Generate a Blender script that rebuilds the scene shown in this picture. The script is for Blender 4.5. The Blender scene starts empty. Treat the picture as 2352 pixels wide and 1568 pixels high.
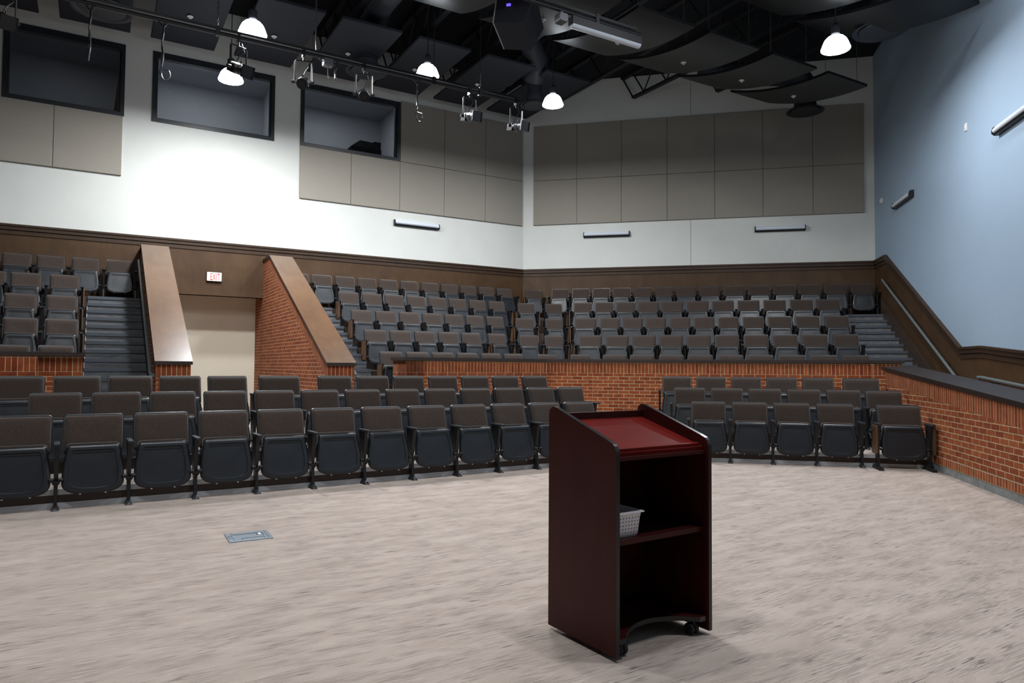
import bpy, bmesh, math, random
from mathutils import Vector, Matrix
random.seed(7)
PI = math.pi
C = bpy.context.scene.collection

# ------------------------------------------------------------------ frames of the hall
TH = math.radians(46.434)          # heading of the left wall
TF = math.radians(45.1)            # heading of the left floor block
RL = PI / 2 - TH                   # rotation of the left-wall frame (local x = along wall, local y = towards wall)
RF = PI / 2 - TF
WALL_N, WALL_Y, WALL_X = 16.68, 19.11, 4.88
CORNER_X = (WALL_Y * math.sin(TH) - WALL_N) / math.cos(TH)
DECK = 9.2

def W(u, n, z=0.0, th=TH):
    return Vector((u * math.sin(th) - n * math.cos(th), u * math.cos(th) + n * math.sin(th), z))

# ------------------------------------------------------------------ materials
def new_mat(name):
    m = bpy.data.materials.new(name); m.use_nodes = True
    nt = m.node_tree
    return m, nt, nt.nodes['Principled BSDF']

def ramp(nt, fac, stops):
    r = nt.nodes.new('ShaderNodeValToRGB'); nt.links.new(fac, r.inputs['Fac'])
    el = r.color_ramp.elements
    el[0].position, el[0].color = stops[0][0], (*stops[0][1], 1)
    el[1].position, el[1].color = stops[-1][0], (*stops[-1][1], 1)
    for p, c in stops[1:-1]:
        e = el.new(p); e.color = (*c, 1)
    return r.outputs['Color']

def noise(nt, vec, scale, detail=3.0, rough=.55, dist=0.0):
    n = nt.nodes.new('ShaderNodeTexNoise'); n.inputs['Scale'].default_value = scale
    n.inputs['Detail'].default_value = detail; n.inputs['Roughness'].default_value = rough
    n.inputs['Distortion'].default_value = dist
    if vec is not None: nt.links.new(vec, n.inputs['Vector'])
    return n.outputs['Fac']

def mapping(nt, vec, scale=(1, 1, 1), rot=(0, 0, 0)):
    m = nt.nodes.new('ShaderNodeMapping'); nt.links.new(vec, m.inputs['Vector'])
    m.inputs['Scale'].default_value = scale; m.inputs['Rotation'].default_value = rot
    return m.outputs['Vector']

def bump(nt, b, height, strength=.3, dist=.01):
    n = nt.nodes.new('ShaderNodeBump'); n.inputs['Strength'].default_value = strength
    n.inputs['Distance'].default_value = dist
    nt.links.new(height, n.inputs['Height']); nt.links.new(n.outputs['Normal'], b.inputs['Normal'])

def mixc(nt, fac, a, b, mode='MIX'):
    m = nt.nodes.new('ShaderNodeMix'); m.data_type = 'RGBA'; m.blend_type = mode
    for s, v in ((m.inputs[0], fac), (m.inputs[6], a), (m.inputs[7], b)):
        if isinstance(v, (int, float)): s.default_value = v
        elif isinstance(v, tuple): s.default_value = (*v, 1)
        else: nt.links.new(v, s)
    return m.outputs[2]

def obj_vec(nt): return nt.nodes.new('ShaderNodeTexCoord').outputs['Object']
def uv_vec(nt): return nt.nodes.new('ShaderNodeTexCoord').outputs['UV']

def plain(name, col, rough=.5, metal=0.0, spec=.5, var=0.0, vscale=6.0, bstr=0.0, bscale=200.0):
    m, nt, b = new_mat(name)
    b.inputs['Roughness'].default_value = rough; b.inputs['Metallic'].default_value = metal
    b.inputs['Specular IOR Level'].default_value = spec
    if var > 0:
        f = noise(nt, obj_vec(nt), vscale, 4)
        lo = tuple(c * (1 - var) for c in col); hi = tuple(min(1, c * (1 + var)) for c in col)
        nt.links.new(ramp(nt, f, [(.3, lo), (.7, hi)]), b.inputs['Base Color'])
    else:
        b.inputs['Base Color'].default_value = (*col, 1)
    if bstr > 0: bump(nt, b, noise(nt, obj_vec(nt), bscale, 2), bstr, .002)
    return m

def emis(name, col, strength, base=(.8, .8, .8)):
    m, nt, b = new_mat(name)
    b.inputs['Base Color'].default_value = (*base, 1)
    b.inputs['Emission Color'].default_value = (*col, 1); b.inputs['Emission Strength'].default_value = strength
    return m

def carpet_mat(name, cols, th, dens=(.50, .66), rough=.95):
    m, nt, b = new_mat(name)
    b.inputs['Roughness'].default_value = rough; b.inputs['Specular IOR Level'].default_value = .1
    geo = nt.nodes.new('ShaderNodeNewGeometry')
    def dot(v):
        d = nt.nodes.new('ShaderNodeVectorMath'); d.operation = 'DOT_PRODUCT'
        nt.links.new(geo.outputs['Position'], d.inputs[0]); d.inputs[1].default_value = v
        return d.outputs['Value']
    cb = nt.nodes.new('ShaderNodeCombineXYZ')
    nt.links.new(dot((math.sin(th), math.cos(th), 0)), cb.inputs[0])
    nt.links.new(dot((-math.cos(th), math.sin(th), 0)), cb.inputs[1])
    nt.links.new(dot((0, 0, 1)), cb.inputs[2])
    v = cb.outputs[0]
    def math2(op, a, b_):
        q = nt.nodes.new('ShaderNodeMath'); q.operation = op
        for k_, x_ in enumerate((a, b_)):
            if isinstance(x_, (int, float)): q.inputs[k_].default_value = x_
            else: nt.links.new(x_, q.inputs[k_])
        return q.outputs[0]
    bw = lambda f, lo, hi: ramp(nt, f, [(lo, (0, 0, 0)), (hi, (1, 1, 1))])
    sp = nt.nodes.new('ShaderNodeSeparateXYZ'); nt.links.new(v, sp.inputs[0])
    across = math2('ADD', sp.outputs[1], sp.outputs[2])
    lines = bw(math2('ADD', math2('MULTIPLY', math2('SINE', math2('MULTIPLY', across, 2 * PI / .0105), 0), .5), .5), .35, .75)
    block = bw(noise(nt, mapping(nt, v, (2.6, 11, 11)), 1, 1.5, .5), .44, .58)
    cut = bw(noise(nt, mapping(nt, v, (7, 96, 96)), 1, 1, .5), .40, .56)
    dash = bw(noise(nt, mapping(nt, v, (6.5, 120, 120)), 1.0, 1.5, .5), .57, .66)
    dashb = bw(noise(nt, mapping(nt, v, (1.7, 6, 6)), 1.3, 1, .5), .42, .62)
    patch = noise(nt, mapping(nt, v, (1.8, 5.5, 5.5)), 1, 3, .6)
    fine = noise(nt, mapping(nt, v, (90, 300, 300)), 1, 1)
    base = mixc(nt, bw(patch, .35, .65), cols[0], cols[1])
    base = mixc(nt, fine, mixc(nt, .12, base, (0, 0, 0)), mixc(nt, .06, base, (1, 1, 1)))
    col = mixc(nt, math2('MULTIPLY', math2('MULTIPLY', math2('MULTIPLY', lines, block), cut), .62), base, cols[2])
    col = mixc(nt, math2('MULTIPLY', math2('MULTIPLY', dash, dashb), .85), col, cols[2])
    pale = bw(noise(nt, mapping(nt, v, (8, 110, 110)), 1.13, 2), .60, .72)
    col = mixc(nt, math2('MULTIPLY', pale, .7), col, cols[3])
    nt.links.new(col, b.inputs['Base Color'])
    bump(nt, b, fine, .25, .004)
    return m

def brick_mat(name, bw, bh, offset, tint=1.0):
    m, nt, b = new_mat(name)
    b.inputs['Roughness'].default_value = .85; b.inputs['Specular IOR Level'].default_value = .25
    t = nt.nodes.new('ShaderNodeTexBrick'); v = uv_vec(nt)
    nt.links.new(v, t.inputs['Vector'])
    t.offset = offset; t.squash = 1.0
    t.inputs['Scale'].default_value = 1; t.inputs['Brick Width'].default_value = bw
    t.inputs['Row Height'].default_value = bh; t.inputs['Mortar Size'].default_value = .0048
    t.inputs['Mortar Smooth'].default_value = .15; t.inputs['Bias'].default_value = 0
    t.inputs['Color1'].default_value = (.20 * tint, .040 * tint, .0115 * tint, 1)
    t.inputs['Color2'].default_value = (.315 * tint, .082 * tint, .024 * tint, 1)
    t.inputs['Mortar'].default_value = (.50, .41, .25, 1)
    blot = noise(nt, mapping(nt, v, (1, 1, 1)), 9, 5, .65)
    col = mixc(nt, ramp(nt, blot, [(.34, (.55, .55, .55)), (.66, (1.15, 1.12, 1.1))]), t.outputs['Color'], t.outputs['Color'])
    mul = mixc(nt, 1.0, t.outputs['Color'], ramp(nt, blot, [(.33, (.66, .64, .62)), (.66, (1, 1, 1))]), 'MULTIPLY')
    nt.links.new(mul, b.inputs['Base Color'])
    inv = nt.nodes.new('ShaderNodeMath'); inv.operation = 'SUBTRACT'; inv.inputs[0].default_value = 1
    nt.links.new(t.outputs['Fac'], inv.inputs[1]); bump(nt, b, inv.outputs[0], .6, .008)
    return m

def wood_mat(name, c0, c1, rough=.4, grain=(14, 1.2, 1.2), spec=.5, scale=1.0, contrast=(.25, .75), uv=False):
    m, nt, b = new_mat(name)
    b.inputs['Roughness'].default_value = rough; b.inputs['Specular IOR Level'].default_value = spec
    v = uv_vec(nt) if uv else obj_vec(nt)
    g = noise(nt, mapping(nt, v, grain), scale * 2.2, 5, .6, .4)
    cloud = noise(nt, v, scale * 2.3, 4, .6, .3)
    a = nt.nodes.new('ShaderNodeMath'); a.operation = 'MULTIPLY_ADD'
    nt.links.new(cloud, a.inputs[0]); a.inputs[1].default_value = .65
    h = nt.nodes.new('ShaderNodeMath'); h.operation = 'MULTIPLY'; nt.links.new(g, h.inputs[0]); h.inputs[1].default_value = .35
    nt.links.new(h.outputs[0], a.inputs[2])
    nt.links.new(ramp(nt, a.outputs[0], [(contrast[0], c0), (contrast[1], c1)]), b.inputs['Base Color'])
    return m

def fabric_mat(name, c0, c1):
    m, nt, b = new_mat(name)
    b.inputs['Roughness'].default_value = .92; b.inputs['Specular IOR Level'].default_value = .15
    b.inputs['Sheen Weight'].default_value = .25; b.inputs['Sheen Roughness'].default_value = .5
    v = obj_vec(nt)
    w = nt.nodes.new('ShaderNodeTexVoronoi'); w.inputs['Scale'].default_value = 75; nt.links.new(v, w.inputs['Vector'])
    col = ramp(nt, w.outputs['Distance'], [(.12, c1), (.34, c0)])
    nt.links.new(col, b.inputs['Base Color'])
    bump(nt, b, w.outputs['Distance'], .15, .003)
    return m

def glass_mat(name, refl=.9):
    m, nt, b = new_mat(name)
    nt.nodes.remove(b)
    out = nt.nodes['Material Output']
    tr = nt.nodes.new('ShaderNodeBsdfTransparent'); tr.inputs['Color'].default_value = (.86, .88, .9, 1)
    gl = nt.nodes.new('ShaderNodeBsdfGlossy'); gl.inputs['Roughness'].default_value = .01
    fr = nt.nodes.new('ShaderNodeFresnel'); fr.inputs['IOR'].default_value = 1.5
    mx = nt.nodes.new('ShaderNodeMixShader')
    nt.links.new(fr.outputs[0], mx.inputs[0]); nt.links.new(tr.outputs[0], mx.inputs[1]); nt.links.new(gl.outputs[0], mx.inputs[2])
    nt.links.new(mx.outputs[0], out.inputs['Surface'])
    return m

M = {}
M['carpet'] = carpet_mat('stage carpet', ((.345, .278, .236), (.42, .345, .297), (.10, .082, .078), (.52, .45, .40)), TF)
M['stair_carpet'] = carpet_mat('stair carpet', ((.115, .118, .125), (.16, .165, .175), (.035, .035, .037), (.25, .25, .26)), TH)
M['brick'] = brick_mat('running brick', .2032, .0677, .5)
M['soldier'] = brick_mat('soldier brick', .0677, .2032, 0.0)
M['rowlock'] = brick_mat('rowlock brick', .0677, .1016, 0.0, 1.05)
M['cream'] = plain('cream wall paint', (.60, .61, .575), .75, 0, .3, .02, 2.0)
M['corridor'] = plain('corridor wall paint', (.60, .555, .45), .75, 0, .3, .02, 2.0)
M['blue'] = plain('blue wall paint', (.285, .375, .475), .7, 0, .3, .015, 1.5)
M['taupe'] = plain('acoustic panel fabric', (.285, .262, .225), .95, 0, .1, .05, 40, .2, 350)
M['groove'] = plain('panel joint', (.12, .11, .10), .9)
M['deck'] = plain('black deck paint', (.007, .008, .011), .7, 0, .3)
M['dark'] = plain('dark steel', (.010, .011, .014), .5, 0, .4)
M['cloudm'] = plain('charcoal ceiling panel', (.0055, .006, .007), .36, 0, .28, .06, 3)
M['baffle'] = plain('navy grey acoustic board', (.017, .019, .026), .8, 0, .3, .08, 2)
M['duct'] = plain('painted duct', (.022, .024, .031), .55, 0, .4)
M['wains'] = wood_mat('stained wainscot veneer', (.036, .0175, .0075), (.084, .046, .0215), .5, (6, 6, .7), .22)
M['rail'] = wood_mat('stained rail wood', (.028, .0150, .0085), (.056, .031, .017), .42, (1.0, 8, 8), .25)
M['capwood'] = wood_mat('worn cap veneer', (.060, .028, .012), (.125, .066, .033), .30, (9, 1.2, 1.2), .5)
M['espresso'] = wood_mat('espresso cap wood', (.022, .014, .012), (.038, .026, .022), .42, (1.2, 9, 9))
M['rampcap'] = wood_mat('ramp cap wood', (.012, .007, .0055), (.024, .015, .012), .5, (9, 1.2, 1.2), .2)
M['riser'] = wood_mat('riser wood', (.026, .015, .010), (.050, .030, .020), .5, (1, 1, 6))
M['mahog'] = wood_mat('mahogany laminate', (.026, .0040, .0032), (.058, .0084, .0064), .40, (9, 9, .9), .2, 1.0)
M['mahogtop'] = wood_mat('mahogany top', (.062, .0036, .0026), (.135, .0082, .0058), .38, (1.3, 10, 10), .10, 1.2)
M['edge'] = plain('black edge band', (.012, .013, .014), .28, 0, .5)
M['plastic'] = plain('charcoal plastic', (.0115, .0135, .0170), .36, 0, .5, 0, 1, .08, 500)
M['blackmetal'] = plain('black powder coat', (.010, .010, .012), .42, 0, .35)
M['fabric'] = fabric_mat('brown seat fabric', (.038, .0265, .021), (.072, .053, .044))
M['panelwood'] = wood_mat('end panel wood', (.060, .028, .012), (.115, .058, .026), .45, (6, 6, .8))
M['alu'] = plain('aluminium trim', (.52, .55, .58), .45, .25)
M['nosing'] = plain('rubber nosing', (.070, .080, .095), .40, 0, .5)
M['concrete'] = plain('concrete kerb', (.21, .22, .215), .85, 0, .2, .25, 9)
M['greysteel'] = plain('grey handrail paint', (.12, .145, .15), .35, 0, .5)
M['glass'] = glass_mat('booth glass')
M['frame'] = plain('dark window frame', (.016, .018, .022), .35, 0, .5)
M['booth'] = plain('booth wall paint', (.30, .305, .32), .8, 0, .2)
M['boothwood'] = wood_mat('booth door wood', (.10, .05, .022), (.16, .085, .04), .5)
M['white'] = plain('white plastic', (.74, .72, .75), .42, 0, .5)
M['offwhite'] = plain('ivory plate', (.62, .62, .60), .4)
M['lens'] = plain('frosted lens', (.60, .64, .70), .4, 0, .5)
M['bell'] = emis('glowing acrylic bell', (.86, .93, 1.0), 13)
M['exitface'] = emis('lit sign face', (.96, .97, 1.0), .2)
M['exitred'] = emis('lit red letters', (1.0, .035, .02), .5, (.35, .015, .01))
M['exitbox'] = plain('sign housing', (.035, .035, .035), .5)
M['violet'] = emis('violet display', (.16, .10, 1.0), 1.2, (.1, .1, .4))
M['projface'] = plain('pale projector plate', (.30, .33, .37), .5)
M['cable'] = plain('black cable', (.012, .012, .013), .35)
M['chrome'] = plain('polished metal', (.65, .66, .68), .22, 1.0)
M['boxmetal'] = plain('blue grey floor plate', (.10, .13, .16), .42, .2, .5, .05, 20)
M['slot'] = plain('black slot', (.008, .008, .009), .6)
M['matte'] = plain('matte black', (.004, .004, .0045), .95, 0, .05)
M['conduit'] = plain('grey conduit', (.12, .12, .13), .4, .6)

# ------------------------------------------------------------------ mesh builder
class MB:
    def __init__(s): s.v = []; s.f = []; s.uv = []; s.mi = []; s.sm = []
    def vert(s, p): s.v.append(tuple(p)); return len(s.v) - 1
    def face(s, idx, uv=None, mi=0, smooth=False):
        s.f.append(tuple(idx)); s.mi.append(mi); s.sm.append(smooth)
        if uv is None:
            P = [Vector(s.v[i]) for i in idx]
            n = Vector((0, 0, 0))
            for i in range(len(P)):
                a, b = P[i], P[(i + 1) % len(P)]
                n += Vector(((a.y - b.y) * (a.z + b.z), (a.z - b.z) * (a.x + b.x), (a.x - b.x) * (a.y + b.y)))
            ax = max(range(3), key=lambda k: abs(n[k]))
            uv = [((p.y, p.z), (p.x, p.z), (p.x, p.y))[ax] for p in P]
        s.uv.append(list(uv))
    def poly(s, pts, uv=None, mi=0, smooth=False):
        s.face([s.vert(p) for p in pts], uv, mi, smooth)
    def box(s, a, b, mi=0, mis=None):
        x0, y0, z0 = a; x1, y1, z1 = b
        q = [s.vert(p) for p in ((x0, y0, z0), (x1, y0, z0), (x1, y1, z0), (x0, y1, z0), (x0, y0, z1), (x1, y0, z1), (x1, y1, z1), (x0, y1, z1))]
        fs = ((0, 3, 2, 1), (4, 5, 6, 7), (0, 1, 5, 4), (1, 2, 6, 5), (2, 3, 7, 6), (3, 0, 4, 7))  # bottom top front right back left
        for k, f in enumerate(fs): s.face([q[i] for i in f], None, (mis[k] if mis else mi))
    def hexa(s, bot, top, mi=0, mis=None):
        q = [s.vert(p) for p in list(bot) + list(top)]; n = len(bot)
        s.face([q[i] for i in reversed(range(n))], None, mis[0] if mis else mi)
        s.face([q[n + i] for i in range(n)], None, mis[1] if mis else mi)
        for i in range(n):
            j = (i + 1) % n
            s.face((q[i], q[j], q[n + j], q[n + i]), None, mis[2] if mis else mi)
    def prism(s, pts2, z0, z1, mi=0, mis=None):
        s.hexa([(x, y, z0) for x, y in pts2], [(x, y, z1) for x, y in pts2], mi, mis)
    def extr(s, prof, p0, p1, ax, mi=0, smooth=False, cap=True):
        # profile in plane of two axes, swept from p0 to p1 along axis ax ('x' or 'y'); prof pts (a,b): a is the other horizontal axis, b is z
        def P(a, b, t): return (t, a, b) if ax == 'x' else (a, t, b)
        A = [s.vert(P(a, b, p0)) for a, b in prof]; B = [s.vert(P(a, b, p1)) for a, b in prof]
        n = len(prof)
        for i in range(n):
            j = (i + 1) % n; s.face((A[i], A[j], B[j], B[i]), None, mi, smooth)
        if cap: s.face(list(reversed(A)), None, mi); s.face(B, None, mi)
    def tube(s, pts, r, seg=8, mi=0, caps=True, r1=None):
        pts = [Vector(p) for p in pts]; rings = []
        up = None
        for i, p in enumerate(pts):
            d = (pts[min(i + 1, len(pts) - 1)] - pts[max(i - 1, 0)]).normalized()
            if up is None:
                up = Vector((0, 0, 1)) if abs(d.z) < .9 else Vector((1, 0, 0))
            a = d.cross(up).normalized(); up2 = a.cross(d).normalized(); up = up2
            rr = r if r1 is None else r + (r1 - r) * i / (len(pts) - 1)
            rings.append([s.vert(p + (a * math.cos(t) + up2 * math.sin(t)) * rr) for t in [2 * PI * k / seg for k in range(seg)]])
        for A, B in zip(rings, rings[1:]):
            for k in range(seg):
                s.face((A[k], A[(k + 1) % seg], B[(k + 1) % seg], B[k]), None, mi, True)
        if caps: s.face(list(reversed(rings[0])), None, mi); s.face(rings[-1], None, mi)
    def lathe(s, prof, c=(0, 0, 0), seg=20, mi=0, ax='z', smooth=True):
        rings = []
        for r, h in prof:
            ring = []
            for k in range(seg):
                t = 2 * PI * k / seg; a, b = r * math.cos(t), r * math.sin(t)
                p = {'z': (a, b, h), 'y': (a, h, b), 'x': (h, a, b)}[ax]
                ring.append(s.vert((c[0] + p[0], c[1] + p[1], c[2] + p[2])))
            rings.append(ring)
        for A, B in zip(rings, rings[1:]):
            for k in range(seg): s.face((A[k], A[(k + 1) % seg], B[(k + 1) % seg], B[k]), None, mi, smooth)
        if prof[0][0] > 1e-4: s.face(list(reversed(rings[0])), None, mi)
        if prof[-1][0] > 1e-4: s.face(rings[-1], None, mi)
    def panel(s, outline, rings, fn, mi=0, smooth=True, back=True):
        # outline: closed 2D polygon (a,b) CCW; rings: (inset, depth); fn(a,b,depth)->3D
        n = len(outline); ca = sum(p[0] for p in outline) / n; cb = sum(p[1] for p in outline) / n
        ha = max(abs(p[0] - ca) for p in outline); hb = max(abs(p[1] - cb) for p in outline)
        R = []
        for ins, dep in rings:
            R.append([s.vert(fn(ca + (a - ca) * max(.0, 1 - ins / ha), cb + (b - cb) * max(.0, 1 - ins / hb), dep)) for a, b in outline])
        for A, B in zip(R, R[1:]):
            for k in range(n): s.face((A[k], A[(k + 1) % n], B[(k + 1) % n], B[k]), None, mi, smooth)
        ctr = s.vert(fn(ca, cb, rings[-1][1]))
        for k in range(n): s.face((R[-1][k], R[-1][(k + 1) % n], ctr), None, mi, smooth)
        if back: s.face(list(reversed(R[0])), None, mi)
    def build(s, name, mats, parent=None, loc=None, rotz=0.0, recenter=True, sharp=.6, normals=True):
        me = bpy.data.meshes.new(name)
        off = Vector((0, 0, 0))
        if recenter and parent is None and loc is None:
            xs = [p[0] for p in s.v]; ys = [p[1] for p in s.v]; zs = [p[2] for p in s.v]
            off = Vector(((min(xs) + max(xs)) / 2, (min(ys) + max(ys)) / 2, min(zs)))
        me.from_pydata([tuple(Vector(p) - off) for p in s.v], [], s.f)
        uvl = me.uv_layers.new(name='UVMap')
        k = 0
        for f in s.uv:
            for q in f: uvl.data[k].uv = q; k += 1
        if not isinstance(mats, (list, tuple)): mats = [mats]
        for m in mats: me.materials.append(m)
        for p, mi, sm in zip(me.polygons, s.mi, s.sm): p.material_index = mi; p.use_smooth = sm
        if normals:
            bm = bmesh.new(); bm.from_mesh(me); bmesh.ops.remove_doubles(bm, verts=bm.verts, dist=1e-5)
            bmesh.ops.recalc_face_normals(bm, faces=bm.faces); bm.to_mesh(me); bm.free()
        if any(s.sm): me.set_sharp_from_angle(angle=sharp)
        o = bpy.data.objects.new(name, me); C.objects.link(o)
        if parent is not None: o.parent = parent
        else:
            R = Matrix.Rotation(rotz, 3, 'Z')
            o.location = (R @ off) if loc is None else loc
            o.rotation_euler = (0, 0, rotz)
        return o

def tag(o, label, cat, group=None, kind=None):
    o['label'] = label; o['category'] = cat
    if group: o['group'] = group
    if kind: o['kind'] = kind
    return o
def thing(name, label, cat, loc=(0, 0, 0), rotz=0.0, group=None, kind=None):
    o = bpy.data.objects.new(name, None); o.empty_display_size = .2; C.objects.link(o)
    o.location = loc; o.rotation_euler = (0, 0, rotz)
    return tag(o, label, cat, group, kind)
def struct(o, label, cat): return tag(o, label, cat, None, 'structure')
def rrect(w0, w1, z0, z1, rt=.03, rb=.03, seg=4):
    # rounded trapezoid, width w0 at bottom, w1 at top
    pts = []
    def corner(cx, cz, r, a0):
        for k in range(seg + 1):
            t = a0 + PI / 2 * k / seg; pts.append((cx + r * math.cos(t), cz + r * math.sin(t)))
    corner(w1 / 2 - rt, z1 - rt, rt, 0); corner(-w1 / 2 + rt, z1 - rt, rt, PI / 2)
    corner(-w0 / 2 + rb, z0 + rb, rb, PI); corner(w0 / 2 - rb, z0 + rb, rb, 3 * PI / 2)
    return pts
def copy_tree(o, parent=None):
    c = o.copy(); C.objects.link(c)
    if parent is not None: c.parent = parent
    for ch in list(o.children): copy_tree(ch, c)
    return c

# ------------------------------------------------------------------ room shell
mb = MB(); mb.poly([(-19, -5, 0), (WALL_X, -5, 0), (WALL_X, 20, 0), (-19, 20, 0)])
struct(mb.build('floor', M['carpet'], recenter=False), 'beige streaked carpet floor of the stage area', 'floor')
mb = MB(); mb.box((-19.2, -5.2, DECK), (WALL_X + .2, 19.6, DECK + .15))
struct(mb.build('ceiling', M['deck']), 'black painted roof deck over the whole hall', 'ceiling')
mb = MB(); mb.box((CORNER_X - .4, WALL_Y, 0), (WALL_X + .2, WALL_Y + .2, DECK))
struct(mb.build('wall_back', M['cream']), 'cream back wall behind the right balcony seats', 'wall')
mb = MB(); mb.box((WALL_X, -5, 0), (WALL_X + .2, WALL_Y + .1, DECK))
struct(mb.build('wall_right', M['blue']), 'pale blue right side wall above dark wainscot', 'wall')
mb = MB(); mb.box((-19, -5.2, 0), (WALL_X + .2, -5, DECK))
struct(mb.build('wall_stage', M['taupe']), 'wall behind the stage area', 'wall')
mb = MB(); mb.box((-19.2, -5, 0), (-19, 7, DECK))
struct(mb.build('wall_far_left', M['taupe']), 'far left wall of the hall', 'wall')

WINS = [(-1.69, .395, 6.475, 7.99), (.91, 3.43, 6.475, 7.99), (4.02, 6.51, 6.475, 7.99)]
DOOR = (1.22, 3.25, 0.0, 2.83)
holes = WINS + [DOOR]
us = sorted({-10.5, 11.07} | {h[0] for h in holes} | {h[1] for h in holes}); zs = sorted({0.0, DECK} | {h[2] for h in holes} | {h[3] for h in holes})
mb = MB()
for a, b in zip(us, us[1:]):
    for c, d in zip(zs, zs[1:]):
        mu, mz = (a + b) / 2, (c + d) / 2
        if any(h[0] < mu < h[1] and h[2] < mz < h[3] for h in holes): continue
        mb.box((a, WALL_N, c), (b, WALL_N + .18, d))
struct(mb.build('wall_left', M['cream'], rotz=RL), 'cream left wall with three control booth windows', 'wall')
# control booths behind the windows
mb = MB()
mb.box((-3.2, 19.4, 5.6), (7.2, 19.5, 8.5)); mb.box((-3.3, WALL_N + .18, 5.6), (-3.2, 19.4, 8.5)); mb.box((6.95, WALL_N + .18, 5.6), (7.05, 19.4, 8.5))
mb.box((.62, WALL_N + .18, 5.6), (.70, 19.4, 8.5)); mb.box((3.68, WALL_N + .18, 5.6), (3.78, 19.4, 8.5))
mb.box((-3.2, WALL_N + .18, 5.5), (7.0, 19.4, 5.6)); mb.box((-3.2, WALL_N + .18, 8.4), (7.0, 19.4, 8.5))
struct(mb.build('wall_booth', M['booth'], rotz=RL), 'grey walls of the control booths behind the windows', 'wall')
# exit corridor
mb = MB()
mb.box((-1.0, 17.5, 0), (3.30, 17.6, 3.3)); mb.box((-1.0, WALL_N + .18, 2.95), (3.30, 17.5, 3.05))
struct(mb.build('wall_corridor', M['corridor'], rotz=RL), 'warm cream wall of the exit corridor seen through the opening', 'wall')

def booth_window(i, u0, u1, z0, z1, label):
    t = thing('window_%d' % i, label, 'window', W((u0 + u1) / 2, WALL_N, z0), RL, None, 'structure')
    w = u1 - u0; h = z1 - z0; fw = .075
    f = MB()
    for (a, b, c, d) in ((-w / 2, -w / 2 + fw, 0, h), (w / 2 - fw, w / 2, 0, h), (-w / 2 + fw, w / 2 - fw, 0, fw), (-w / 2 + fw, w / 2 - fw, h - .13, h)):
        f.box((a, -.03, c), (b, .10, d))
    for (a, b, c, d) in ((-w / 2 + fw, -w / 2 + fw + .03, fw, h - .13), (w / 2 - fw - .03, w / 2 - fw, fw, h - .13), (-w / 2 + fw, w / 2 - fw, fw, fw + .03)):
        f.box((a, .03, c), (b, .14, d))
    f.build('window_frame', M['frame'], t)
    g = MB(); g.box((-w / 2 + fw, .08, fw), (w / 2 - fw, .088, h - .13)); g.build('window_pane', M['glass'], t)
booth_window(1, *WINS[0], 'left control booth window with dark glass')
booth_window(2, *WINS[1], 'middle control booth window behind the spotlights')
booth_window(3, *WINS[2], 'right control booth window with a black cabinet inside')
mb = MB(); mb.hexa([(.16, 17.5, 6.2), (.25, 17.5, 6.2), (.25, 17.56, 6.2), (.16, 17.56, 6.2)], [(.36, 17.5, 8.35), (.44, 17.5, 8.35), (.44, 17.56, 8.35), (.36, 17.56, 8.35)])
tag(mb.build('wooden_board', M['boothwood'], rotz=RL), 'brown wooden board standing inside the left control booth', 'board')
t = thing('equipment_cabinet', 'black cabinet behind the glass of the right control booth', 'cabinet', W(6.0, 18.2, 5.6), RL)
mb = MB(); mb.extr([(-.35, 0), (.35, 0), (.35, 1.46), (-.35, 1.46)], -.37, .45, 'x'); mb.build('body', M['matte'], t)
mb = MB(); mb.hexa([(-.37, -.35, 1.46), (.45, -.35, 1.46), (.45, .35, 1.46), (-.37, .35, 1.46)], [(-.12, -.3, 1.66), (.28, -.3, 1.64), (.28, .3, 1.64), (-.12, .3, 1.66)]); mb.box((.26, -.3, 1.46), (.45, .3, 1.68)); mb.build('lid', M['matte'], t)

# acoustic panels
def wall_panel(label, group, rotz, a0, a1, z0, z1, depth, face):
    mb = MB(); g = .004; d = .05
    fn = lambda a, b, dep: (a, face - dep, b)
    o = [(a1 - g, z0 + g), (a1 - g, z1 - g), (a0 + g, z1 - g), (a0 + g, z0 + g)]
    mb.panel(o, [(0, 0), (0, d - .006), (.006, d), (.05, d)], fn, 0, False)
    tag(mb.build('acoustic_tile', M['taupe'], rotz=rotz), label, 'panel', group)
ORD = ['first', 'second', 'third', 'fourth', 'fifth', 'sixth', 'seventh', 'eighth', 'ninth', 'tenth', 'eleventh', 'twelfth', 'thirteenth', 'fourteenth', 'fifteenth']
G = 'taupe acoustic panels on the left wall'
for k, (a, b) in enumerate([(-1.95, -.83), (-.83, .375)]):
    wall_panel('taupe acoustic panel under the left booth window, ' + ('cut by the photo edge' if k == 0 else 'next to the bare wall'), G, RL, a, b, 5.22, 6.47, .05, WALL_N)
LJ = [4.02, 5.25, 6.51, 7.74, 8.96, 10.14]
for k in range(5):
    wall_panel('lower taupe acoustic panel, %s from left, right of the middle booth window' % ORD[k], G, RL, LJ[k], LJ[k + 1], 5.22, 6.47, .05, WALL_N)
for k in (2, 3, 4):
    wall_panel('upper taupe acoustic panel, %s from left, right of the cabinet window' % ORD[k - 2], G, RL, LJ[k] + (.0 if k > 2 else .01), LJ[k + 1], 6.47, 8.02, .05, WALL_N)
BJ = [-3.82, -2.61, -1.40, -.19, 1.03, 2.23, 3.44, 4.64]
for k in range(7):
    for z0, z1, nm in ((5.23, 6.47, 'lower'), (6.47, 8.0, 'upper')):
        wall_panel('%s taupe acoustic panel, %s from the left on the back wall' % (nm, ORD[k]), 'taupe acoustic panels on the back wall', 0, BJ[k], BJ[k + 1], z0, z1, .05, WALL_Y)
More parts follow.
